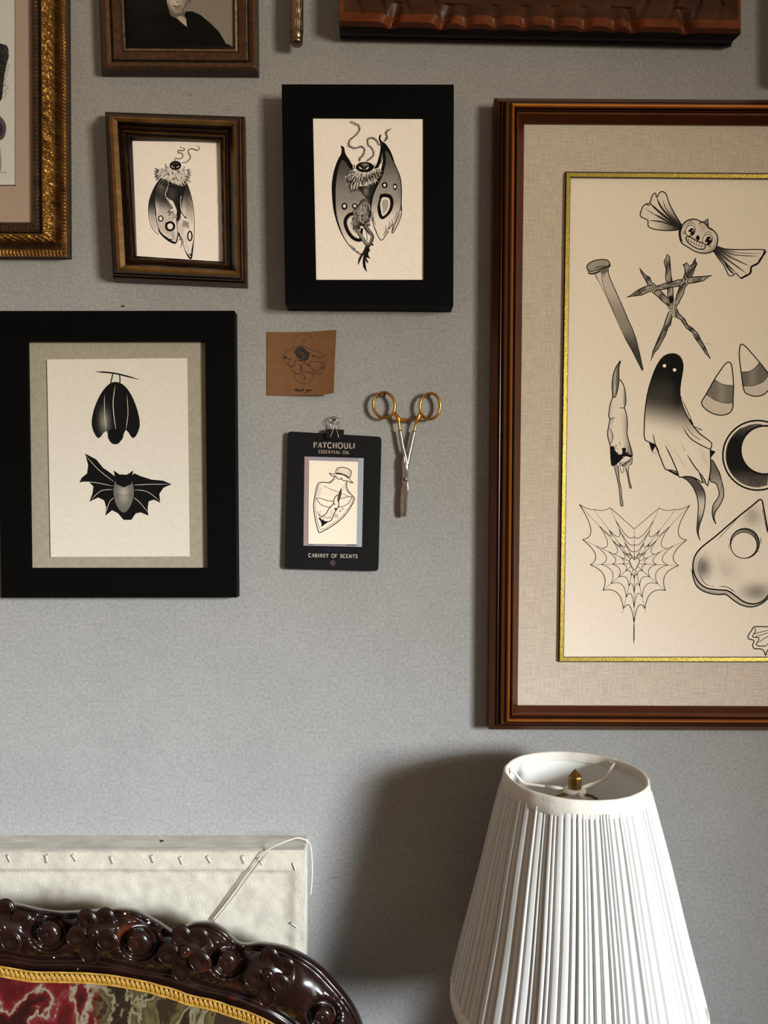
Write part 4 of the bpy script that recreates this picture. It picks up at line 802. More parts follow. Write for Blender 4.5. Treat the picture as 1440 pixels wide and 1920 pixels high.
# ---- brown paper note with a skull
def note():
    t = thing('paper_note', 'small square brown kraft paper note printed with an animal skull, pinned on the wall', 'note', P(565, 682))
    KR = rgb(108, 70, 38); ink = (.011, .006, .006)
    a = Art(.0025, KR, ink); a.STEP = 9e-6; s = 9.6
    # curled sheet: a bent grid, the drawing follows the same bend
    def bend(x, z):
        c = P(500, 681, 0).x; u = clamp((x-c)/(P(631, 0, 0).x-c)); v = clamp((P(0, 742).z-z)/(P(0, 742).z-P(0, 621).z))
        return .0012+.0110*u**2.5*(1-.3*v)+.0045*(1-v)**6*u+.004*v**5*u
    a.at(490, 610, s)
    for y0, y1, n in ((0, 0, 0),): pass
    for sg, c0 in ((1, (755, 300)),):
        pts1 = [(c0[0]+185*math.cos(t_), c0[1]+150*math.sin(t_)) for t_ in [PI+.05+k*(PI-.1)/26 for k in range(27)]]
        for i in range(0, 26, 1): a.line([pts1[i], ((pts1[i][0]*.45+pts1[i+1][0]*.55), (pts1[i][1]*.45+pts1[i+1][1]*.55))], .35, .25, smooth=0, bump=False)
    a.line('590,400 578,340 600,260 680,185 760,165 850,185 930,260 945,320', .3, .45)
    a.line('590,860 600,920 640,1000 710,1045 790,1055 870,1020 925,960 935,880', .45, .2); a.line('380,700 355,620 380,480 450,410', .3, .6); a.line('1170,520 1190,600 1180,680 1130,800', .3, .6)
    a.line('380,585 395,540 440,480 500,440 580,405 640,385 700,378 760,380 850,425 950,465 1060,500 1150,550', .7, .05, (.4, .4))
    a.line('1150,550 1120,570 1080,590 1010,570 970,560', .6, .15); a.line('1150,550 1130,600 1060,610 980,600 1010,625', .5, .2, (.1, .1))
    a.line('380,585 420,640 460,690 500,720 540,742 580,730 605,690 612,640 625,625 650,620', .9, .02, (.5, .5))
    a.poly('405,570 430,540 450,560 455,590 435,610 415,600', .05, 2); a.line('440,600 475,590 490,620 530,590 550,610', .7, .05); a.ell(497, 676, 9, g=.1); a.line('470,640 500,650 540,630', .4, .2)
    a.line('535,765 540,800 580,840 640,870 700,880 740,850 790,838 850,845 900,870 960,885 1040,880 1100,850 1135,810', .9, .05, (.3, .3))
    a.line('1130,640 1135,700 1130,780 1100,800 1085,780', .7, .05); a.poly('680,690 715,720 735,770 720,820 690,845 710,800 705,740', .03, 3); a.line('540,760 555,745', .7)
    a.line('890,650 940,665 1000,655 1060,670 1100,720 1095,770 1060,810 990,825 930,800 890,770 880,720', .7, .08); a.line('930,790 990,770 1080,765', .35, .3); a.line('910,830 960,850 1030,840', .6, .1)
    a.line('735,710 800,705 860,690 880,650', .6, .1); a.line('740,650 800,655', 1., .05); a.line('650,620 690,640 720,640', .9, .05); a.line('700,625 740,650', 1.6, .02); a.line('750,675 830,680', .4, .2)
    for k in range(5): a.line([(850+k*8, 700+k*3), (845+k*7, 740-k*3)], .5, .1, smooth=0)
    a.poly('620,520 612,480 650,425 710,408 770,430 810,480 850,500 845,560 820,620 770,628 700,610 650,580', lambda x, y: .55, 3, 9)
    a.line('615,510 612,470 650,425 710,408 760,425 800,470 845,500 848,560 822,622 770,630', 2.6, .02, (.4, .4)); a.line('640,540 640,490 680,450 730,445 790,480 815,530 800,600 740,600 690,585 650,545', 2.2, .04); a.line('690,570 670,530 700,480 750,480 780,520 770,570', 1.6, .1)
    a.ell(712, 545, 28, 34, g=.03); a.ell(735, 520, 22, 20, g=.5); a.ell(860, 490, 9, g=.1); a.line('915,560 930,545 955,565 930,580', 1., .1); a.line('820,480 870,500 850,520', 1.1, .05)
    for x, y in ((770, 255), (740, 282), (795, 282), (752, 300), (785, 262), (770, 308), (360, 715)): a.ell(x, y, 5, g=.05)
    a.line('760,885 762,915', .4, .2); a.line('752,902 772,902', .4, .2); a.line('785,920 795,945 785,975 765,985', 1., .05, (.2, .2))
    # "thank you" in a small hand
    T0 = [('0,62 8,20', 0), ('-4,38 14,36', 0), ('16,62 24,14 20,44 30,34 32,60', 1), ('52,40 42,38 38,54 44,62 52,44 53,60 58,58', 1), ('62,60 64,36 66,42 76,36 76,60 82,58', 1), ('90,62 98,14', 0), ('94,48 108,34', 0), ('96,46 108,62', 0),
          ('140,36 142,56 152,54 156,36', 1), ('156,36 150,80 138,86 132,78', 1), ('170,38 164,46 166,60 176,60 180,46 172,37', 1), ('188,38 187,58 196,60 203,38 202,58 210,60', 1), ('218,60 219,61', 0)]
    for st, c in T0: a.line([(612+x*1.45, 1120+y*1.15) for x, y in pts(st)], .75, .02, smooth=4 if c else 0, bump=False)
    me_v = []
    g = M(); n = 22
    for j in range(n+1):
        for i in range(n+1):
            u, v = i/n, j/n
            x = (500+1.5*v*0)*(1-u)+(631.5-4.5*v**1.5-1.5*math.sin(v*PI))*u; y = (621.5+1.2*math.sin(u*PI))*(1-v)+(741.+1.5*math.sin(u*PI)*u-2*max(0, u-.93)*14)*v
            p = P(x, y, .0035); b = bend(p.x, p.z); p.y = -b; me_v.append(p)
    th = Vector((0, .0003, 0)); N2 = (n+1)**2; fs = []
    for j in range(n):
        for i in range(n): k = j*(n+1)+i; fs += [(k, k+n+1, k+n+2, k+1), (N2+k, N2+k+1, N2+k+n+2, N2+k+n+1)]
    bd = [i for i in range(n+1)]+[j*(n+1)+n for j in range(1, n+1)]+[n*(n+1)+i for i in range(n-1, -1, -1)]+[j*(n+1) for j in range(n-1, 0, -1)]
    for i in range(len(bd)): p, q = bd[i], bd[(i+1) % len(bd)]; fs.append((p, q, N2+q, N2+p))
    nb = len(a.v); a.v = [(v[0], -(bend(v[0], v[2])+(-v[1]-.0025)+.00015), v[2]) for v in a.v]
    a.v += [tuple(p) for p in me_v]+[tuple(p+th) for p in me_v]; a.c += [KR]*(2*N2); a.f += [[nb+i for i in f] for f in fs]
    a.build('kraft_sheet', t, mat('kraft_paper', attr=True, rough=.8, var=.08, vscale=130))
note()

# ---- black scent card
def card():
    t = thing('hanging_scent_card', 'black round-cornered scent card with silver lettering and a bottle drawing, hung from a binder clip', 'card', P(625, 940))
    CB = rgb(17, 16, 18); LT = rgb(160, 144, 136)
    q = pts('539.5,808.5 715.5,819 709.5,1071 533.5,1066.5'); R = 8; outl = []
    for i in range(4):
        p0, p1, p2 = Vector(q[i-1]), Vector(q[i]), Vector(q[(i+1) % 4]); A = p1+(p0-p1).normalized()*R; B = p1+(p2-p1).normalized()*R
        for k in range(7): u = k/6; outl.append(tuple(A*(1-u)**2+p1*2*u*(1-u)+B*u*u))
    a = Art(.0085, CB, ink=(.01, .01, .01)); a.slab(outl, .0022)
    text(a, 'PATCHOULI', (587.6, 839.3), (665.4, 841.3), 10.4, LT); text(a, 'ESSENTIAL OIL', (597, 849.8), (654.8, 851.4), 5.8, rgb(150, 134, 126))
    text(a, 'BASE NOTE', (605.5, 1033.6), (643, 1034.6), 5., rgb(34, 34, 66)); text(a, 'CABINET OF SCENTS', (578, 1044.5), (670.4, 1046.6), 6.8, rgb(172, 158, 150))
    a.at(0, 0, 1); a.ell(624, 1055.5, 5.4, g=rgb(74, 50, 54), n=28)
    a.poly('571,856 682,859 678.6,1025.5 569,1023', rgb(140, 134, 142), 0); a.poly('672,858.7 682,859 678.6,1025.5 670,1025', rgb(148, 154, 162), 0); a.poly('571,856 577,856.2 575,1023 569,1023', rgb(150, 126, 128), 0)
    a.at(520, 770, 6)
    a.line('350,1504 362,1500 380,1508 398,1503 416,1506', .5, .1); a.line('770,1512 800,1506 830,1511 885,1510', .6, .1); a.line('775,1517 860,1514 888,1519', .3, .2)
    cb = a.build('card_board', t, mat('satin_black_card', attr=True, rough=.6, spec=.12))
    b = Art(.0092, rgb(230, 217, 201)); b.slab('579.3,863.3 671.3,865.8 668.5,1020.5 578,1019.6', .0006); b.at(520, 770, 6)
    b.hatch((455, 870), (505, 860), (445, 960), (480, 955), 12, .5, .5); b.hatch((725, 830), (770, 850), (720, 900), (760, 900), 10, .5, .6); b.poly('640,1120 625,1175 600,1200 605,1130', .6, 3)
    b.line('650,740 632,765 610,792 585,806 560,810 520,806 480,808 465,815 453,832 440,870 430,920 418,980 412,1030 408,1070 411,1110 417,1170 428,1230 440,1285 455,1335 472,1371 540,1342 600,1308 645,1277 700,1235 745,1192 785,1145 815,1100 845,1050 862,1010 866,985 850,962 830,942 808,915 790,890 781,860 779,825 785,798', 1.25, 0.)
    b.line('487,826 462,850 448,900 438,950 432,1010 428,1080 430,1140 440,1200 455,1262 472,1310 487,1337 530,1328 570,1303 640,1258 690,1220 740,1170 790,1110 825,1060 848,1000 842,972', .6, .1); b.line('655,760 630,790 600,812 570,822', .6, .2); b.line('770,800 765,850 780,900 810,935', .6, .15)
    b.line('440,985 470,982 520,997 570,1013 640,1016 690,1002 730,985 790,970 842,968', .9, .05); b.line('440,985 465,1030 500,1062 560,1082 640,1089 700,1083 760,1068 805,1035 842,968', .9, .05)
    b.line('520,845 570,870 620,892 665,908 700,922 760,945 800,958', .7, .2)
    b.shape('663,706 660,672 680,646 720,638 760,642 800,656 828,676 832,705 822,735 805,757 770,735 720,714', .93, 1.1, 3); b.hatch((672, 660), (700, 648), (668, 700), (692, 702), 9, .5, .25); b.hatch((800, 665), (825, 690), (790, 725), (812, 745), 9, .5, .35)
    b.line('660,702 720,706 760,720 800,748 808,758', .8); b.line('664,712 720,718 770,738 800,764', .8)
    b.line('585,700 600,708 625,713 665,703', 1.); b.line('585,700 598,722 622,738 655,733 668,758 690,769 712,770 720,756 732,778 750,787 775,790 792,792 815,806 853,812 832,795 810,768', 1.1); b.line('820,812 855,810', .8)
    b.line('560,748 562,746', .3)
    b.shape('718,880 700,920 690,945 672,950 650,975 636,1005 632,1045 600,1080 575,1110 560,1140 545,1162 500,1188 468,1212 500,1240 550,1250 600,1240 622,1205 640,1160 662,1118 685,1085 692,1050 690,1010 708,970 716,930', .97, 1.2, 2)
    b.poly('718,876 700,918 685,960 678,1000 688,1026 698,1000 710,960 716,920', .25, 2); b.line('720,874 702,918 686,962 679,1002 688,1026 700,990 714,930 720,874', .9)
    b.line('632,1045 645,1050 640,1062', 1.); b.poly('640,1105 660,1092 672,1112 655,1122', .1, 2); b.hatch((600, 1110), (640, 1140), (590, 1180), (625, 1190), 10, .5, .4)
    b.poly('468,1212 490,1208 500,1230 520,1222 530,1245 550,1240 562,1250 590,1238 560,1262 525,1285 494,1310 497,1270 484,1240', 0., 0); b.line('500,1188 520,1200 540,1192 560,1210 590,1196 605,1215', .8, .2)
    for x, y, r, w_ in ((457, 1145, 8, .6), (487, 1138, 4, .5), (472, 1172, 9, .9), (708, 1130, 8, .7), (737, 1102, 7, .6), (665, 1185, 15, .8)): b.ell(x, y, r, w=w_, g=.15, n=12)
    b.build('drawing_sheet', t)
    # binder clip gripping its top edge
    c = thing('binder_clip', 'small black binder clip with silver wire handles gripping the scent card', 'binder clip', P(628, 810))
    m = M(); y0 = -.0042; y1 = -.0112
    A = [P(612, 804.5, .006), P(645, 806, .006), P(643.5, 826, .010), P(610.5, 824, .010)]
    def pr(a_, b_, ya, yb): return [(a_.x, ya, a_.z), (b_.x, ya, b_.z), (b_.x, yb, b_.z), (a_.x, yb, a_.z)]
    sec = [(-.0106, 1.0), (-.0112, .96), (-.0122, .5), (-.0118, .1), (-.0095, 0), (-.0065, 0), (-.0035, .1), (-.0028, .5), (-.0042, 1.0), (-.0050, 1.0), (-.0040, .5), (-.0048, .16), (-.0068, .05), (-.0092, .05), (-.0107, .16), (-.0112, .5)]
    vs = []
    for s_ in (0, 1):
        T, Bm = A[s_], A[3-s_]
        for y, v in sec: vs.append((T.x+(Bm.x-T.x)*v, y, T.z+(Bm.z-T.z)*v))
    n = len(sec); m.add(vs, [(k, (k+1) % n, n+(k+1) % n, n+k) for k in range(n)]+[tuple(range(n))[::-1], tuple(range(n, 2*n))])
    link('clip_body', m.mesh(), mat('black_enamelled_steel', rgb(10, 9, 9), rough=.4, spec=.3), c)
    dm = mat('clip_wire', rgb(168, 156, 146), rough=.25, metal=1.)
    for d, pth in ((.0125, '619,821 622,812 626,800 625,795 620,791 621,786 625.5,782.5 630,782.5 636,786 636.5,790 631,796 630,802 633,812 635,821'), (.006, '617,806 620,797 618,792 617,788 619,784 624,781.5 629,782 632,785 631,789 634,798 637,806')):
        link('wire_handle', M().tube([tuple(P(x, y, d)) for x, y in crom(pts(pth), 4)], .00052, 8).mesh(), dm, c, smooth=True)
card()

# ---- gold-ringed forceps
def forceps():
    t = thing('forceps', 'locking surgical forceps with gold finger rings and steel jaws, hanging from two nails', 'forceps', P(764, 850))
    gold = mat('gold_plated_rings', rgb(196, 138, 62), rough=.25, metal=1., var=.15, vscale=160); st = mat('polished_steel', rgb(176, 168, 162), rough=.22, metal=1., var=.1, vscale=140)
    S = 7.3846
    def pp(s_, d): return [tuple(P(680+x/S, 720+y/S, d)) for x, y in s_]
    def ring(cx, cy, rx, ry, rot, d, name):
        p = []
        for k in range(40):
            a = 2*PI*k/40; x, y = rx*math.cos(a), ry*math.sin(a); p.append((cx+x*math.cos(rot)-y*math.sin(rot), cy+x*math.sin(rot)+y*math.cos(rot)))
        m = M().tube(pp(p, d), .0019, 10, closed=True, flat=1.5)
        return m
    for side in (0, 1):
        d = .0085 if side == 0 else .0110
        if side == 0:
            m = ring(297, 293, 150, 178, -.12, .0115, ''); a = '448,395 470,440 492,480 500,530 508,590 515,640'; lo = '515,640 530,740 552,860 580,980 600,1080 612,1170'; d0 = .0082
        else:
            m = ring(932, 307, 140, 180, .08, .0115, ''); a = '790,400 775,450 758,490 740,545 722,620 715,650'; lo = '715,650 690,750 668,850 640,970 618,1090 600,1170'; d0 = .0076
        pa = crom(pts(a), 4); r = [.0016+.0012*math.sin(clamp(i/len(pa)*1.6)*PI) for i in range(len(pa))]
        m.tube(pp(pa, .0108), r, 10, flat=.8)
        link('finger_ring', m.mesh(), gold, t, smooth=True)
        pl = crom(pts(lo), 4); link('shank', M().tube(pp(pl, d0+.001), [.0026+.0010*(i/len(pl)) for i in range(len(pl))], 10, flat=.75).mesh(), st, t, smooth=True)
        # web between ring and shank
        w_ = pts('425,420 470,400 500,470 620,470 612,515 505,520 470,520' if side == 0 else '745,470 775,400 800,440 850,475 790,480 740,540 715,530')
        mm = M(); f = pp(w_, .0122); b = pp(w_, .0092); n = len(f); mm.add(f+b, [tuple(range(n)), tuple(range(2*n-1, n-1, -1))]+[(k, n+k, n+(k+1) % n, (k+1) % n) for k in range(n)])
        link('ring_web', mm.mesh(), gold, t)
    rt = M(); 
    for x in (640, 662, 684, 704): rt.box(tuple(P(680+(x-7)/S, 720+518/S, .0125)), tuple(Vector(P(680+(x+7)/S, 720+472/S, .0125))+Vector((0, .004, 0))))
    rt.box(tuple(P(680+615/S, 720+512/S, .0118)), tuple(Vector(P(680+725/S, 720+478/S, .0118))+Vector((0, .003, 0))))
    link('ratchet', rt.mesh(), mat('ratchet_steel', rgb(120, 96, 70), rough=.3, metal=1.), t)
    def plate(s_, df, db, name):
        p = crom(pts(s_), 3, True); f = pp(p, df); b = pp(p, db); n = len(f); mm = M()
        mm.add(f+b, [(k, n+k, n+(k+1) % n, (k+1) % n) for k in range(n)]+[tuple(range(2*n-1, n-1, -1))])
        c = sum((Vector(v) for v in f), Vector())/n; inn = [Vector(v)*.72+c*.28+Vector((0, -.0008, 0)) for v in f]
        mm.add(f+[tuple(v) for v in inn], [(k, (k+1) % n, n+(k+1) % n, n+k) for k in range(n)]); mm.add([tuple(v) for v in inn], [tuple(range(n))])
        return link(name, mm.mesh(), st, t, smooth=False)
    plate('545,1060 575,1000 605,1110 628,1180 632,1300 628,1420 600,1450 560,1430 548,1380 548,1200', .0118, .0075, 'box_joint')
    plate('575,1400 630,1400 626,1500 618,1650 612,1760 604,1822 594,1834 586,1815 590,1650 580,1520', .0112, .0080, 'jaw')
    plate('545,1400 585,1400 585,1550 588,1700 588,1832 560,1836 530,1815 520,1680 526,1540', .0095, .0060, 'jaw')
    c = P(680+587/S, 720+1316/S, .0125); m = M().dome((c.x, c.y, c.z), .0030, .0030, .0009, 16, 3); m.box((c.x-.0022, c.y-.0012, c.z-.0003), (c.x+.0022, c.y-.0006, c.z+.0003))
    link('screw', m.mesh(), mat('screw_steel', rgb(110, 104, 100), rough=.35, metal=1.), t)
forceps()

# ---- knurled metal handle
def knurled():
    c = P(556, 40, .022); zb = P(556, 84, .022).z; t = thing('knurled_handle', 'knurled cylindrical bronze metal tool handle hanging at the top between two frames', 'tool handle', (c.x, 0, zb))
    m = M(); n = 96; L_ = .30; H = 420; vs = []; R = .0083
    for i in range(H+1):
        z = .016+L_*i/H
        for k in range(n):
            a = 2*PI*k/n; e = .00042*(abs(math.sin(11*a+z*1500))+abs(math.sin(11*a-z*1500)))
            vs.append((c.x+(R+e)*math.cos(a), -.022+(R+e)*math.sin(a), zb+z))
    fs = [(i*n+k, i*n+(k+1) % n, (i+1)*n+(k+1) % n, (i+1)*n+k) for i in range(H) for k in range(n)]
    m.add(vs, fs); mt = mat('worn_bronze_metal', rgb(124, 104, 84), rough=.32, metal=1., var=.2, vscale=200)
    link('knurled_grip', m.mesh(), mt, t)
    e = M().rev((c.x, -.022, zb), [(.0005, 0), (.0070, .0003), (.0083, .0022), (.0084, .0058), (.0078, .0062), (.0084, .0068), (.0086, .016), (.0083, .0175)], 32)
    link('end_cap', e.mesh(), mt, t, smooth=True)
    hk = M().box((c.x-.004, -.022, zb+.30), (c.x+.004, 0, zb+.304)); link('wall_hook', hk.mesh(), nailm, t)
knurled()

# ================= reversed canvas leaning low on the wall
def canvas():
    D = .0430; t = thing('canvas_picture', 'cream canvas stretched over a deep board and stapled around its edge, behind the armchair', 'canvas', (P(300, 0).x, 0, .62))
    cl = rgb(173, 164, 150); side = rgb(186, 180, 170)
    x1 = P(577, 0).x; z1 = P(0, 1566.5).z; x0 = -.62; z0 = .6
    m = M(); nx, nz = 150, 120; vs = []; fs = []
    zstep = P(0, 1632, D).z; xs_ = P(543, 0, D).x
    def ht(x, z):
        e = 0; dz = z1-z; dx = x1-x
        # fold running down from the corner, slack cloth inside the stretcher bars
        e -= .0035*sm(0, .004, zstep-z)*sm(-.002, .03, dx)
        f = (dx-.0455)-dz*.784   # diagonal corner fold
        e += .0024*math.exp(-(f/.003)**2)*sm(-.01, .02, dz)-.0022*sm(-.002, .003, f)
        e += .0012*math.exp(-((dx-.012)/.006)**2)*sm(0, .05, dz)
        e += .0007*noise.noise(Vector((x*26, z*26, 0)))+.0006*noise.noise(Vector((x*80, z*80, 3)))
        e *= sm(0, .004, dx)*sm(0, .004, dz)
        return e
    for j in range(nz+1):
        v = j/nz; z = z1+(z0-z1)*v**1.2
        for i in range(nx+1):
            x = x1+(x0-x1)*(i/nx)**1.2; vs.append((x, -D-ht(x, z), z))
    for j in range(nz):
        for i in range(nx): k = j*(nx+1)+i; fs.append((k, k+1, k+nx+2, k+nx+1))
    m.add(vs, fs, cl)
    turn = M(); tp_ = [vs[i] for i in range(nx+1)]; rt_ = [vs[j*(nx+1)] for j in range(nz+1)]
    for ed in (tp_, rt_):
        bk = [(x, -D+.0078, z) for x, y, z in ed]; n_ = len(ed); turn.add(ed+bk, [(q, n_+q, n_+q+1, q+1) for q in range(n_-1)], side)
    fab = mat('primed_canvas', attr=True, rough=.85, var=.13, vscale=60, bump=.6, bscale=380, detail=8)
    link('canvas_cloth', m.mesh(), fab, t, smooth=True)
    b = turn; b.box((x0, -D+.0075, z0), (x1, -.0005, z1), side)
    b.add([P(298.5, 1573, .012), P(304, 1573.5, .012), P(304, 1577.5, .013), P(300, 1577, .013)], [(0, 1, 2, 3)], side) if False else None
    link('stretcher_side', b.mesh(), mat('raw_canvas_edge', attr=True, rough=.9, var=.16, vscale=70, bump=.4, bscale=300, stretch=(.4, 1, 1)), t)
    tk = P(302, 1574, .022); tk = Vector((tk.x, -.018, z1)); m = M().rev((tk.x, tk.y, z1), [(.0005, .0016), (.0022, .0012), (.0026, -.0003)], 10); link('tack', m.mesh(), nailm, t)
    sm_ = mat('staple_wire', rgb(206, 202, 196), rough=.4, metal=.25)
    # staples, each a bent wire
    def staple(px, py, ang, ln=7.2):
        a = math.radians(ang); dx, dy = math.cos(a)*ln, math.sin(a)*ln; p0 = P(px-dx, py-dy, D+.0022); p1 = P(px+dx, py+dy, D+.0022)
        m = M().tube([(p0.x, -D+.003, p0.z), (p0.x, p0.y-.0003, p0.z), (p1.x, p1.y-.0003, p1.z), (p1.x, -D+.003, p1.z)], .00062, 6)
        link('staple', m.mesh(), sm_, t)
    for x, y, g in ((18, 1611, 62), (89, 1612, 78), (141, 1610, 55), (212, 1614, 70), (288, 1612, 70), (342, 1615, 68), (394, 1613, 58), (458, 1613, 72), (489, 1616, 60), (552, 1626, 70), (553, 1736, 36)): staple(x, y, g)
    # loose thread over the corner
    th = [tuple(P(x, y, d)) for x, y, d in ((398, 1726, D+.001), (430, 1686, D+.002), (462, 1642, D+.003), (488, 1607, D+.004), (505, 1592, D+.0045), (530, 1580, D+.004), (555, 1571.5, .040), (568, 1573, .036), (578, 1578, .028), (583, 1590, .02), (585.5, 1620, .015), (585, 1650, .012), (582.5, 1678, .010))]
    link('loose_thread', M().tube(crom(th, 5), .00075, 6).mesh(), mat('cotton_thread', rgb(208, 198, 178), rough=.9), t, smooth=True)
    th2 = [tuple(P(x, y, d)) for x, y, d in ((400, 1728, D+.001), (436, 1684, D+.0018), (468, 1640, D+.0028), (496, 1606, D+.004))]
    link('loose_thread', M().tube(crom(th2, 5), .0006, 6).mesh(), mat('grey_thread', rgb(150, 134, 112), rough=.9), t, smooth=True)
canvas()
# ================= carved armchair
def chair():
    DC = .15; k = (1-DC)/F
    t = thing('armchair', 'antique carved dark mahogany armchair with floral tapestry back and gold braid', 'armchair', (P(-110, 0, DC).x, -.35, 0))
    O = pts('-300,1668 -200,1658 -110,1655 -40,1672 0,1687 40,1694 100,1706 150,1706 200,1702 235,1701 262,1707 300,1727 328,1744 342,1737 358,1729 372,1726.5 397,1727 422,1740 436,1754 450,1765 465,1767 490,1765 530,1771 565,1785 602,1810 632,1842 662,1880 681,1920 694,1980 700,2060 690,2160 660,2260 640,2340')
    I = pts('-300,1806 -200,1806 -110,1806 -40,1808 0,1812 30,1817 60,1822 105,1823 150,1824 180,1826 210,1829 245,1835 280,1842 300,1848 320,1853 335,1858 350,1864 370,1869 390,1873 402,1876 415,1880 425,1884 440,1889 462,1896 490,1908 520,1924 545,1944 566,1970 585,2010 596,2060 600,2120 590,2180 570,2260 560,2340')
    # the left half is the mirror of the right about the middle of the back
    c0 = -110
    O = O[2:]; I = I[2:]
    Of = [(2*c0-x, y) for x, y in O[:0:-1]]+O; If = [(2*c0-x, y) for x, y in I[:0:-1]]+I
    O2 = crom(Of, 9); I2 = crom(If, 9); ns = len(O2); NT = 44
    feats = [('f', 176, 1750, 1.), ('f', 347, 1783, .95), ('f', 502, 1828, .92), ('f', 3, 1741, 1.0), ('s', 92, 1749, 21), ('s', 261, 1766, 22), ('s', 426, 1802, 19), ('s', 606, 1903, 17), ('f', -190, 1725, 1.), ('s', -110, 1720, 24), ('f', 640, 2020, .9)]
    def H(x, y, s, tt):
        # body of the rail: a rim bead at the top, a fat rounded belly, a flat fillet next to the braid
        e = .036*math.sin(clamp((tt-.0)/.93)*PI)**.55 if tt < .93 else 0
        e = max(e, .006*sm(0, .03, tt))
        e -= .0045*math.exp(-((tt-.115)/.022)**2)            # groove under the rim
        e += .003*math.exp(-((tt-.05)/.03)**2)
        if tt > .74: e = max(e*(1-sm(.74, .82, tt))+.008*sm(.74, .82, tt)+.004*math.exp(-((tt-.9)/.06)**2), .006)
        e -= .0022*math.exp(-((tt-(.72+.022*math.sin(s*.9)))/.016)**2)
        for f in feats:
            dx, dy = x-f[1], y-f[2]; r = math.hypot(dx, dy)
            if f[0] == 's':
                e -= .012*math.exp(-((r-f[3]*1.35)/7)**2); e += .004*math.exp(-(r/f[3])**2)
                e -= .002*max(0, math.sin(math.atan2(dy, dx)*16))**3*math.exp(-((r-f[3]*2.0)/9)**2)
            elif r < 75: e += .006*math.exp(-(r/34)**2)-.0035*math.exp(-((r-50)/8)**2)
        e += .0012*noise.noise(Vector((x*.03, y*.03, 0)))
        return e
    m = M(); vs = []; fs = []; GR = []
    for i in range(ns):
        for j in range(NT+1):
            u = j/NT; x = O2[i][0]*(1-u)+I2[i][0]*u; y = O2[i][1]*(1-u)+I2[i][1]*u
            h = DC-.045+H(x, y, i, u); p = P(x, y, h); GR.append((x, y, h)); vs.append(p)
    for i in range(ns-1):
        for j in range(NT): a = i*(NT+1)+j; fs.append((a, a+1, a+NT+2, a+NT+1))
    # back of the rail
    n0 = len(vs); mids = []
    for i in range(ns):
        p = P(O2[i][0], O2[i][1]+6, DC-.062); q = P(*I2[i], DC-.04); vs += [Vector((p.x, -(DC-.062), p.z)), Vector((q.x, -(DC-.062), q.z))]
    for i in range(ns-1):
        a, b = n0+2*i, n0+2*i+2; fs += [(a, b, b+1, a+1), (i*(NT+1), (i+1)*(NT+1), b, a), (i*(NT+1)+NT, a+1, b+1, (i+1)*(NT+1)+NT)]
    m.add(vs, fs); wood = mat('polished_carved_mahogany', rgb(24, 10, 7), rough=.25, var=.4, vscale=14, coat=.06, spec=.35, bump=.05, bscale=60, hue=(rgb(80, 36, 16), 16, .62, .74))
    rail = link('crest_rail', m.mesh(), wood, t, smooth=True)
    def surf(px, py, extra): # a point on the belly of the rail
        b = min(GR, key=lambda g: (g[0]-px)**2+(g[1]-py)**2); return P(px, py, b[2]+extra)
    fl = [(176, 1750, 1., [(-12, -24), (19, -27), (26, 13), (-6, 35), (-30, 6)]), (347, 1783, 1., [(-6, -27), (24, -23), (28, 19), (-5, 35), (-30, 5)]),
          (502, 1828, .95, [(4, -33), (32, -16), (-26, 4), (24, 16), (-2, 40)]), (3, 1741, 1., [(6, -34), (36, -13), (18, 22), (-14, 26), (-26, -6)]), (-190, 1725, 1., [(-12, -24), (19, -27), (26, 13), (-6, 35), (-30, 6)])]
    for (x, y, sc_, pet) in fl:
        m = M()
        for dx, dy in pet:
            c = surf(x+dx*sc_, y+dy*sc_, .0005); a = math.atan2(-dy, dx)
            m.dome(c, 23.5*k*sc_, 20*k*sc_, .0056, 22, 9, a, cup=.8)
            rr = []
            for q in range(20):
                b = 2*PI*q/20; X = 19*k*sc_*math.cos(b); Z = 15.5*k*sc_*math.sin(b); rr.append((c.x+X*math.cos(a)-Z*math.sin(a), c.y-.0030, c.z+X*math.sin(a)+Z*math.cos(a)))
            m.tube(rr, .0009, 6, closed=True)
        c = surf(x, y, 0); m.dome(c, 12.5*k, 12.5*k, .0066, 20, 9, cup=.5); m.dome((c.x, c.y-.0036, c.z), 3.5*k, 3.5*k, .0015, 10, 3)
        link('carved_flower', m.mesh(), wood, rail, smooth=True)
    for (_, x, y, r) in [f for f in feats if f[0] == 's']:
        m = M(); c = surf(x, y, -.006); m.dome(c, r*k, r*1.05*k, .0100, 24, 10, cup=.5)
        sp = []
        for q in range(34):
            b = q/33*3.6*PI*.8+2.2; rad = r*k*.86*(1-q/40); sp.append((c.x+rad*math.cos(b), c.y-.0058+.0006*(q/33), c.z+rad*math.sin(b)))
        m.tube(sp, .0011, 6); c2 = (c.x-r*.15*k, c.y-.0085, c.z-r*.05*k); m.dome((c2[0], c2[1]+.0045, c2[2]), r*.36*k, r*.44*k, .003, 16, 4)
        link('carved_scroll', m.mesh(), wood, rail, smooth=True)
    drop = mat('white_paint_drops', rgb(226, 222, 214), rough=.6)
    for x, y, r in ((234, 1713, 2.1), (279, 1730, 2.6), (101, 1795, 1.8), (214, 1729, .9), (219, 1726, .8), (213, 1741, .8), (146, 1817, .9), (641, 1871, 1.4), (205, 1836, .8)):
        c = surf(x, y, .0022); link('paint_fleck', M().dome(c, r*k, r*.8*k, .0006, 8, 3).mesh(), drop, rail)
    # tapestry back
    tp = bpy.data.materials.new('floral_tapestry'); tp.use_nodes = True; nt = tp.node_tree; N = nt.nodes; L = nt.links; b = N['Principled BSDF']; b.inputs['Roughness'].default_value = .7; b.inputs['Specular IOR Level'].default_value = .1
    tc = N.new('ShaderNodeTexCoord')
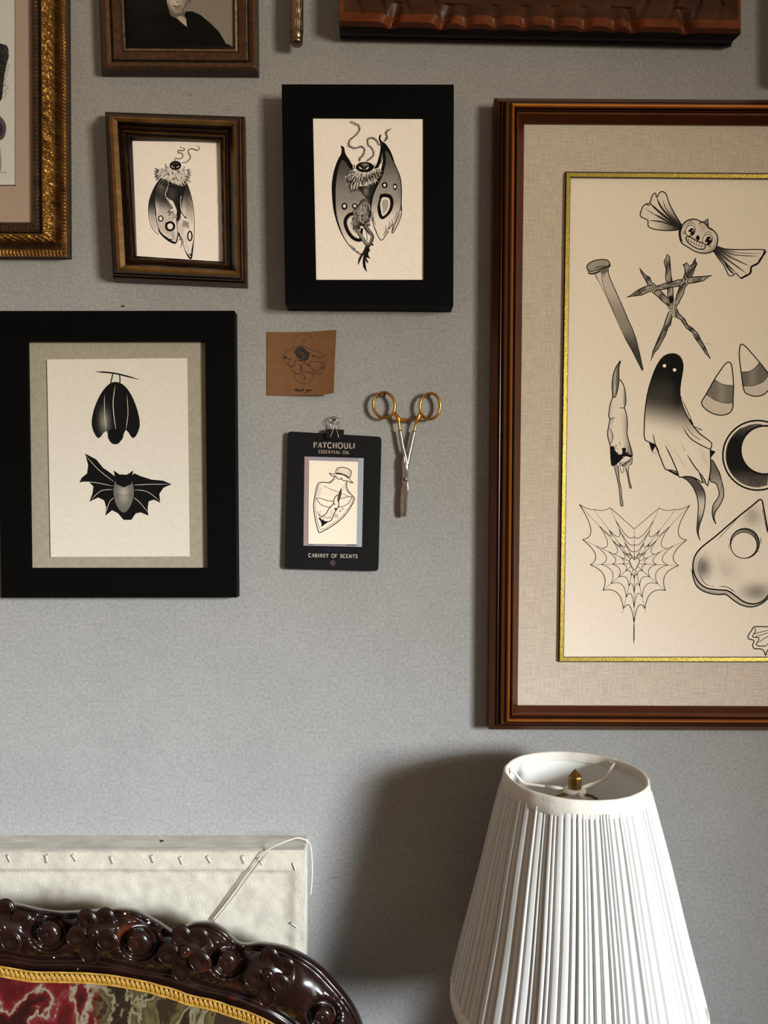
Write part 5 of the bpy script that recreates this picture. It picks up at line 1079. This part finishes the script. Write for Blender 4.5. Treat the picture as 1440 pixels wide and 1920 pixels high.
    def ramp(scale, stops, seed, dist, typ=None):
        mp = N.new('ShaderNodeMapping'); mp.inputs['Location'].default_value = seed; L.new(tc.outputs['Object'], mp.inputs['Vector'])
        n = N.new('ShaderNodeTexNoise'); n.inputs['Scale'].default_value = scale; n.inputs['Detail'].default_value = 4; n.inputs['Roughness'].default_value = .55; mp.inputs['Scale'].default_value = (1, 1, .7); mp.inputs['Rotation'].default_value = (0, .6, 0); n.inputs['Distortion'].default_value = dist; L.new(mp.outputs[0], n.inputs['Vector'])
        r = N.new('ShaderNodeValToRGB'); r.color_ramp.interpolation = 'EASE'; L.new(n.outputs[0], r.inputs[0]); el = r.color_ramp.elements
        while len(el) < len(stops): el.new(.5)
        for e_, (p_, c_) in zip(el, stops): e_.position = p_; e_.color = (*[q*.62 for q in rgb(*c_)], 1)
        return r.outputs[0]
    A = ramp(19, [(.0, (36, 9, 8)), (.40, (70, 12, 12)), (.45, (92, 14, 16)), (.49, (104, 40, 40)), (.512, (134, 126, 104)), (.53, (116, 90, 72)), (.542, (86, 15, 17)), (.60, (40, 9, 7))], (3.1, 0, 1.2), .25)
    B_ = ramp(23, [(.0, (22, 13, 8)), (.42, (44, 28, 14)), (.45, (84, 72, 42)), (.50, (66, 52, 28)), (.53, (118, 110, 84)), (.55, (88, 76, 48)), (.565, (38, 25, 12)), (.66, (26, 16, 10))], (7.7, 0, 4.2), .5)
    sx = N.new('ShaderNodeSeparateXYZ'); L.new(tc.outputs['Object'], sx.inputs[0]); nn = N.new('ShaderNodeTexNoise'); nn.inputs['Scale'].default_value = 14; L.new(tc.outputs['Object'], nn.inputs['Vector'])
    ad = N.new('ShaderNodeMath'); ad.operation = 'MULTIPLY_ADD'; L.new(nn.outputs[0], ad.inputs[0]); ad.inputs[1].default_value = .12; L.new(sx.outputs[0], ad.inputs[2])
    mr = N.new('ShaderNodeMapRange'); xm = P(165, 0, DC).x-P(-110, 0, DC).x+.06; mr.inputs[1].default_value = xm-.012; mr.inputs[2].default_value = xm+.012; L.new(ad.outputs[0], mr.inputs[0])
    mx = N.new('ShaderNodeMix'); mx.data_type = 'RGBA'; L.new(mr.outputs[0], mx.inputs[0]); L.new(A, mx.inputs[6]); L.new(B_, mx.inputs[7]); L.new(mx.outputs[2], b.inputs['Base Color'])
    wv = N.new('ShaderNodeTexNoise'); wv.inputs['Scale'].default_value = 900; L.new(tc.outputs['Object'], wv.inputs['Vector']); bp = N.new('ShaderNodeBump'); bp.inputs['Strength'].default_value = .4; bp.inputs['Distance'].default_value = .0006; L.new(wv.outputs[0], bp.inputs['Height']); L.new(bp.outputs[0], b.inputs['Normal'])
    m = M(); vs = []; fs = []; NV = 30; zb = P(0, 2340, DC).z
    for i in range(ns):
        x, y = I2[i]; p = P(x, y+3, DC-.028); cx_ = P(c0, 0, DC).x
        for j in range(NV+1):
            v = j/NV; X = p.x+(cx_-p.x)*v*.98; Z = p.z+(zb-p.z)*v if p.z > zb+.02 else p.z
            bl = .020*math.sin(min(1, v*3.2)*PI/2)+.0015*noise.noise(Vector((X*20, Z*20, 1))); vs.append((X, -(DC-.032+bl), Z))
    for i in range(ns-1):
        for j in range(NV): a = i*(NV+1)+j; fs.append((a, a+1, a+NV+2, a+NV+1))
    m.add(vs, fs); link('upholstered_back', m.mesh(), tp, t, smooth=True)
    # gold braid: a woven band with looping cords on top
    gm = mat('gold_braid', rgb(146, 106, 32), rough=.55, metal=.1, var=.3, vscale=500, bump=.4, bscale=900)
    m = M(); ctr = []
    for i in range(ns):
        a = Vector(I2[max(i-1, 0)]); c = Vector(I2[min(i+1, ns-1)]); tn = (c-a).normalized(); no = Vector((-tn.y, tn.x)); ctr.append((Vector(I2[i]), tn, no))
    vs = []; fs = []
    for i, (p, tn, no) in enumerate(ctr):
        for j, (o_, h) in enumerate(((-1.5, 0), (-.5, .0025), (9, .003), (18.5, .0045), (20, .001))):
            w_ = p+no*o_; vs.append(P(w_.x, w_.y, DC-.030+h))
    for i in range(ns-1):
        for j in range(4): a = i*5+j; fs.append((a, a+1, a+6, a+5))
    m.add(vs, fs, (.5, .5, .5))
    # arc length table
    acc = [0.]
    for i in range(1, ns): acc.append(acc[-1]+(ctr[i][0]-ctr[i-1][0]).length)
    def along(s_):
        lo = 0; hi = ns-1
        while hi-lo > 1:
            mid = (lo+hi)//2
            if acc[mid] <= s_: lo = mid
            else: hi = mid
        u = (s_-acc[lo])/max(acc[hi]-acc[lo], 1e-6); return ctr[lo][0].lerp(ctr[hi][0], u), ctr[lo][2], ctr[lo][1]
    per = 9.5
    s0 = next(acc[i] for i in range(ns) if ctr[i][0].x > -120 and i > ns//3); s1 = next(acc[i] for i in range(ns-1, 0, -1) if ctr[i][0].y < 1990)
    for off, ph, r_, am in ((9.0, 0., .00085, 6.8), (9.0, .16, .00085, 5.6), (9.0, .32, .0008, 4.4)):
        pth = []; s_ = s0
        while s_ < s1:
            p, no, tn = along(s_); w = (s_/per)*2*PI
            q = p+no*(off+am*math.copysign(abs(math.sin(w/1.+ph*0))**.6, math.sin(w)))+tn*(math.sin(2*w)*1.6+ph*12); z = P(q.x, q.y, DC-.030+.0045+.0006*math.cos(w)); pth.append(tuple(z)); s_ += per/11
        m.tube(pth, r_*.85, 5)
    for off in (.3, 18.2):
        pth = []; s_ = s0
        while s_ < s1:
            p, no, tn = along(s_); q = p+no*(off+.7*math.sin(s_*1.9)); z = P(q.x, q.y, DC-.030+.0040+.0009*math.cos(s_*1.9)); pth.append(tuple(z)); s_ += 1.6
        m.tube(pth, .0011, 5)
    link('gold_braid_trim', m.mesh(), gm, t, smooth=True)
    # posts, seat, arms and legs under the frame edge
    xr = P(600, 0, DC).x; xl = 2*P(c0, 0, DC).x-xr
    for x in (xl, xr):
        link('leg', M().tube([(x, -.115, P(0, 2330, DC).z+.01), (x, -.12, .45), (x, -.12, .25), (x, -.08, 0)], [.026, .03, .024, .02], 12).mesh(), wood, t, smooth=True)
        link('leg', M().tube([tuple(q) for q in crom([(x, -.66, .40), (x, -.70, .32), (x, -.67, .15), (x, -.70, .02), (x, -.72, 0)], 4)], [.032]*9+[.018]*8, 12).mesh(), wood, t, smooth=True)
        link('arm', M().tube([tuple(q) for q in crom([(x, -.125, .62), (x, -.3, .64), (x, -.48, .62), (x, -.56, .58), (x, -.54, .48), (x, -.56, .38)], 5)], .022, 12).mesh(), wood, t, smooth=True)
    link('seat_rail', M().box((xl-.02, -.70, .34), (xr+.02, -.10, .41)).mesh(), wood, t)
    sc_ = M(); vs = []; fs = []; n = 20
    for j in range(n+1):
        for i in range(n+1):
            u, v = i/n, j/n; vs.append((xl+(xr-xl)*u, -.13-.56*v, .41+.07*(math.sin(u*PI)*math.sin(v*PI))**.35))
    for j in range(n):
        for i in range(n): a = j*(n+1)+i; fs.append((a, a+n+1, a+n+2, a+1))
    sc_.add(vs, fs); link('seat_cushion', sc_.mesh(), tp, t, smooth=True)
chair()
# ================= table lamp with a pleated shade
def build_lamp():
    cx, cy = P(1078, 1457, .155).x, -.155; zt, zb = 1.150, .893; RT, RB = .0785, .1375
    t = thing('table_lamp', 'white pleated fabric table lamp with brass finial, in front of the wall', 'lamp', (cx, cy, .62))
    fab = mat('white_pleated_cotton', rgb(200, 199, 197), rough=.85, spec=.1, var=.02, vscale=30, bump=.15, bscale=900, trans=.12)
    lin_ = mat('white_shade_lining', rgb(235, 234, 230), rough=.7, trans=.08)
    trim = mat('ivory_trim_tape', rgb(198, 192, 182), rough=.7, var=.05, vscale=50, bump=.2, bscale=400)
    wire = mat('white_painted_wire', rgb(214, 206, 198), rough=.4)
    brass = mat('aged_brass', rgb(128, 98, 52), rough=.32, metal=1., var=.2, vscale=150)
    # irregular knife pleats gathered from the top band to the bottom band
    random.seed(12); n = 1400; edges = [0.]
    while edges[-1] < 2*PI: edges.append(edges[-1]+random.choice((.030, .042, .055, .07, .085))*random.uniform(.9, 1.15))
    edges = [e*2*PI/edges[-1] for e in edges]; amp = [random.uniform(.45, 1.25) for _ in edges]
    prof = []; j = 0
    for k in range(n):
        a = 2*PI*k/n
        while a >= edges[j+1]: j += 1
        u = (a-edges[j])/(edges[j+1]-edges[j])
        # each pleat rises and then tucks sharply under the next one
        prof.append((amp[j]*(sm(0, .3, u)*(1-sm(.8, 1., u))+.25*math.sin(u*PI))+.35*math.sin(a*19+2*math.sin(a*5)), .9*math.sin(a*3)+.5*math.sin(a*7+1)))
    m = M(); NR = 26; vs = []; fs = []
    for i in range(NR+1):
        v = i/NR; z = zt-.012+(zb+.010-zt+.012)*v; r = (RT+.001)+(RB-RT)*((zt-z)/(zt-zb))
        am = .0017+.0024*v**.8
        for k in range(n):
            a = 2*PI*k/n; a2 = a+.012*math.sin(v*3+prof[k][1])
            q = r+am*prof[k][0]-.0012+.0004*math.sin(v*9+prof[k][1]*2); vs.append((cx+q*math.cos(a2), cy+q*math.sin(a2), z))
    for i in range(NR):
        for k in range(n): fs.append((i*n+k, (i+1)*n+k, (i+1)*n+(k+1) % n, i*n+(k+1) % n))
    m.add(vs, fs); sh = link('lamp_shade', m.mesh(), fab, t, smooth=True)
    ln = M().rev((cx, cy, 0), [(RT-.002, zt-.002), (RB-.0035, zb+.002)], 96); link('shade_lining', ln.mesh(), lin_, sh, smooth=True)
    c = (cx, cy, 0)
    tb = M().rev(c, [(RT-.0022, zt-.010), (RT-.0024, zt-.0008), (RT-.0012, zt+.0012), (RT+.0008, zt+.0014), (RT+.0022, zt+.0002), (RT+.0026, zt-.0024), (RT+.0030, zt-.006), (RT+.0052, zt-.0165), (RT+.0042, zt-.0175), (RT+.003, zt-.0168)], 96, disp=lambda a, z: .0003*math.sin(a*9)+.0002*math.sin(a*23))
    # loose end of the tape
    a = math.radians(48); e = Vector((cx+(RT+.001)*math.cos(a), cy+(RT+.001)*math.sin(a), zt+.001))
    tb.add([e, e+Vector((.012, -.006, -.001)), e+Vector((.003, -.011, -.004)), e+Vector((.0, 0, -.003)), e+Vector((.012, -.006, -.0018)), e+Vector((.003, -.011, -.006))], [(0, 1, 2), (5, 4, 3), (0, 3, 4, 1), (1, 4, 5, 2), (2, 5, 3, 0)])
    link('top_trim', tb.mesh(), trim, sh, smooth=True)
    bt = M().rev(c, [(RB-.004, zb+.010), (RB+.0008, zb+.013), (RB+.0034, zb+.012), (RB+.0042, zb+.004), (RB+.0046, zb-.002), (RB+.003, zb-.004), (RB-.001, zb-.003), (RB-.003, zb+.004)], 128, disp=lambda a, z: .0003*math.sin(a*13))
    link('bottom_trim', bt.mesh(), trim, sh, smooth=True)
    hz = zt-.018
    sp = M()
    for an in (math.radians(158), math.radians(38), math.radians(278)):
        d = Vector((math.cos(an), math.sin(an), 0)); o = Vector((cx, cy, 0))
        sp.tube([tuple(x) for x in crom([tuple(o+d*r+Vector((0, 0, z))) for r, z in ((RT-.003, zt-.003), (RT-.010, zt-.008), (RT-.019, zt-.017), (RT-.03, zt-.018), (.008, hz))], 4)], .0016, 8)
        sp.tube([tuple(o+d*(RT-.046)+Vector((0, 0, hz))), tuple(o+d*.012+Vector((0, 0, hz)))], .0023, 8)
    sp.rev((cx, cy, hz), [(.0005, .0022), (.009, .0022), (.0125, .001), (.013, -.0015), (.011, -.0035), (.0005, -.0035)], 24)
    spo = link('shade_spider', sp.mesh(), wire, sh, smooth=True)
    fi = M(); fi.rev((cx, cy, hz+.002), [(.0005, 0), (.0062, 0), (.0076, .001), (.0078, .013), (.0074, .0145), (.0003, .0225)], 8)
    link('finial', fi.mesh(), brass, t)
    hp = M()
    pth = [(cx-.03, zb+.01), (cx-.05, zb+.09), (cx-.05, zb+.16), (cx-.03, hz-.016), (cx, hz-.004), (cx+.03, hz-.016), (cx+.05, zb+.16), (cx+.05, zb+.09), (cx+.03, zb+.01)]
    hp.tube([(x, cy, z) for x, z in crom(pth, 5)], .0018, 8); link('harp', hp.mesh(), brass, t, smooth=True)
    bu = M().rev((cx, cy, zb+.045), [(.013, 0), (.014, .03), (.02, .05), (.03, .075), (.033, .1), (.026, .125), (.012, .142), (.0005, .147)], 32)
    link('light_bulb', bu.mesh(), mat('frosted_bulb_glass', rgb(238, 236, 230), rough=.35), t, smooth=True)
    bs = M().rev((cx, cy, .62), [(.0005, 0), (.075, 0), (.078, .012), (.05, .024), (.03, .04), (.055, .08), (.062, .13), (.045, .19), (.02, .23), (.014, .26), (.014, .32)], 40)
    link('lamp_base', bs.mesh(), mat('cream_glazed_ceramic', rgb(210, 200, 182), rough=.2, coat=.5), t, smooth=True)
    # the little table it stands on
    s = thing('side_table', 'small round dark wooden side table under the white pleated lamp', 'table', (cx, -.23, 0))
    wd = mat('walnut', rgb(74, 44, 28), rough=.35, var=.25, vscale=12, stretch=(1, 8, 1))
    link('table_top', M().rev((cx, -.23, .595), [(.0005, .025), (.19, .025), (.2, .018), (.2, .006), (.19, 0), (.0005, 0)], 64).mesh(), wd, s)
    link('pedestal', M().rev((cx, -.23, 0), [(.02, .02), (.03, .08), (.045, .14), (.022, .22), (.03, .35), (.02, .5), (.04, .596)], 32).mesh(), wd, s, smooth=True)
    for k in range(3):
        a = 2*PI*k/3+.5; d = Vector((math.cos(a), math.sin(a), 0)); o = Vector((cx, -.23, 0))
        link('leg', M().tube([tuple(q) for q in crom([tuple(o+d*r+Vector((0, 0, z))) for r, z in ((.015, .15), (.08, .12), (.13, .05), (.18, .018))], 4)], .016, 8).mesh(), wd, s, smooth=True)
build_lamp()
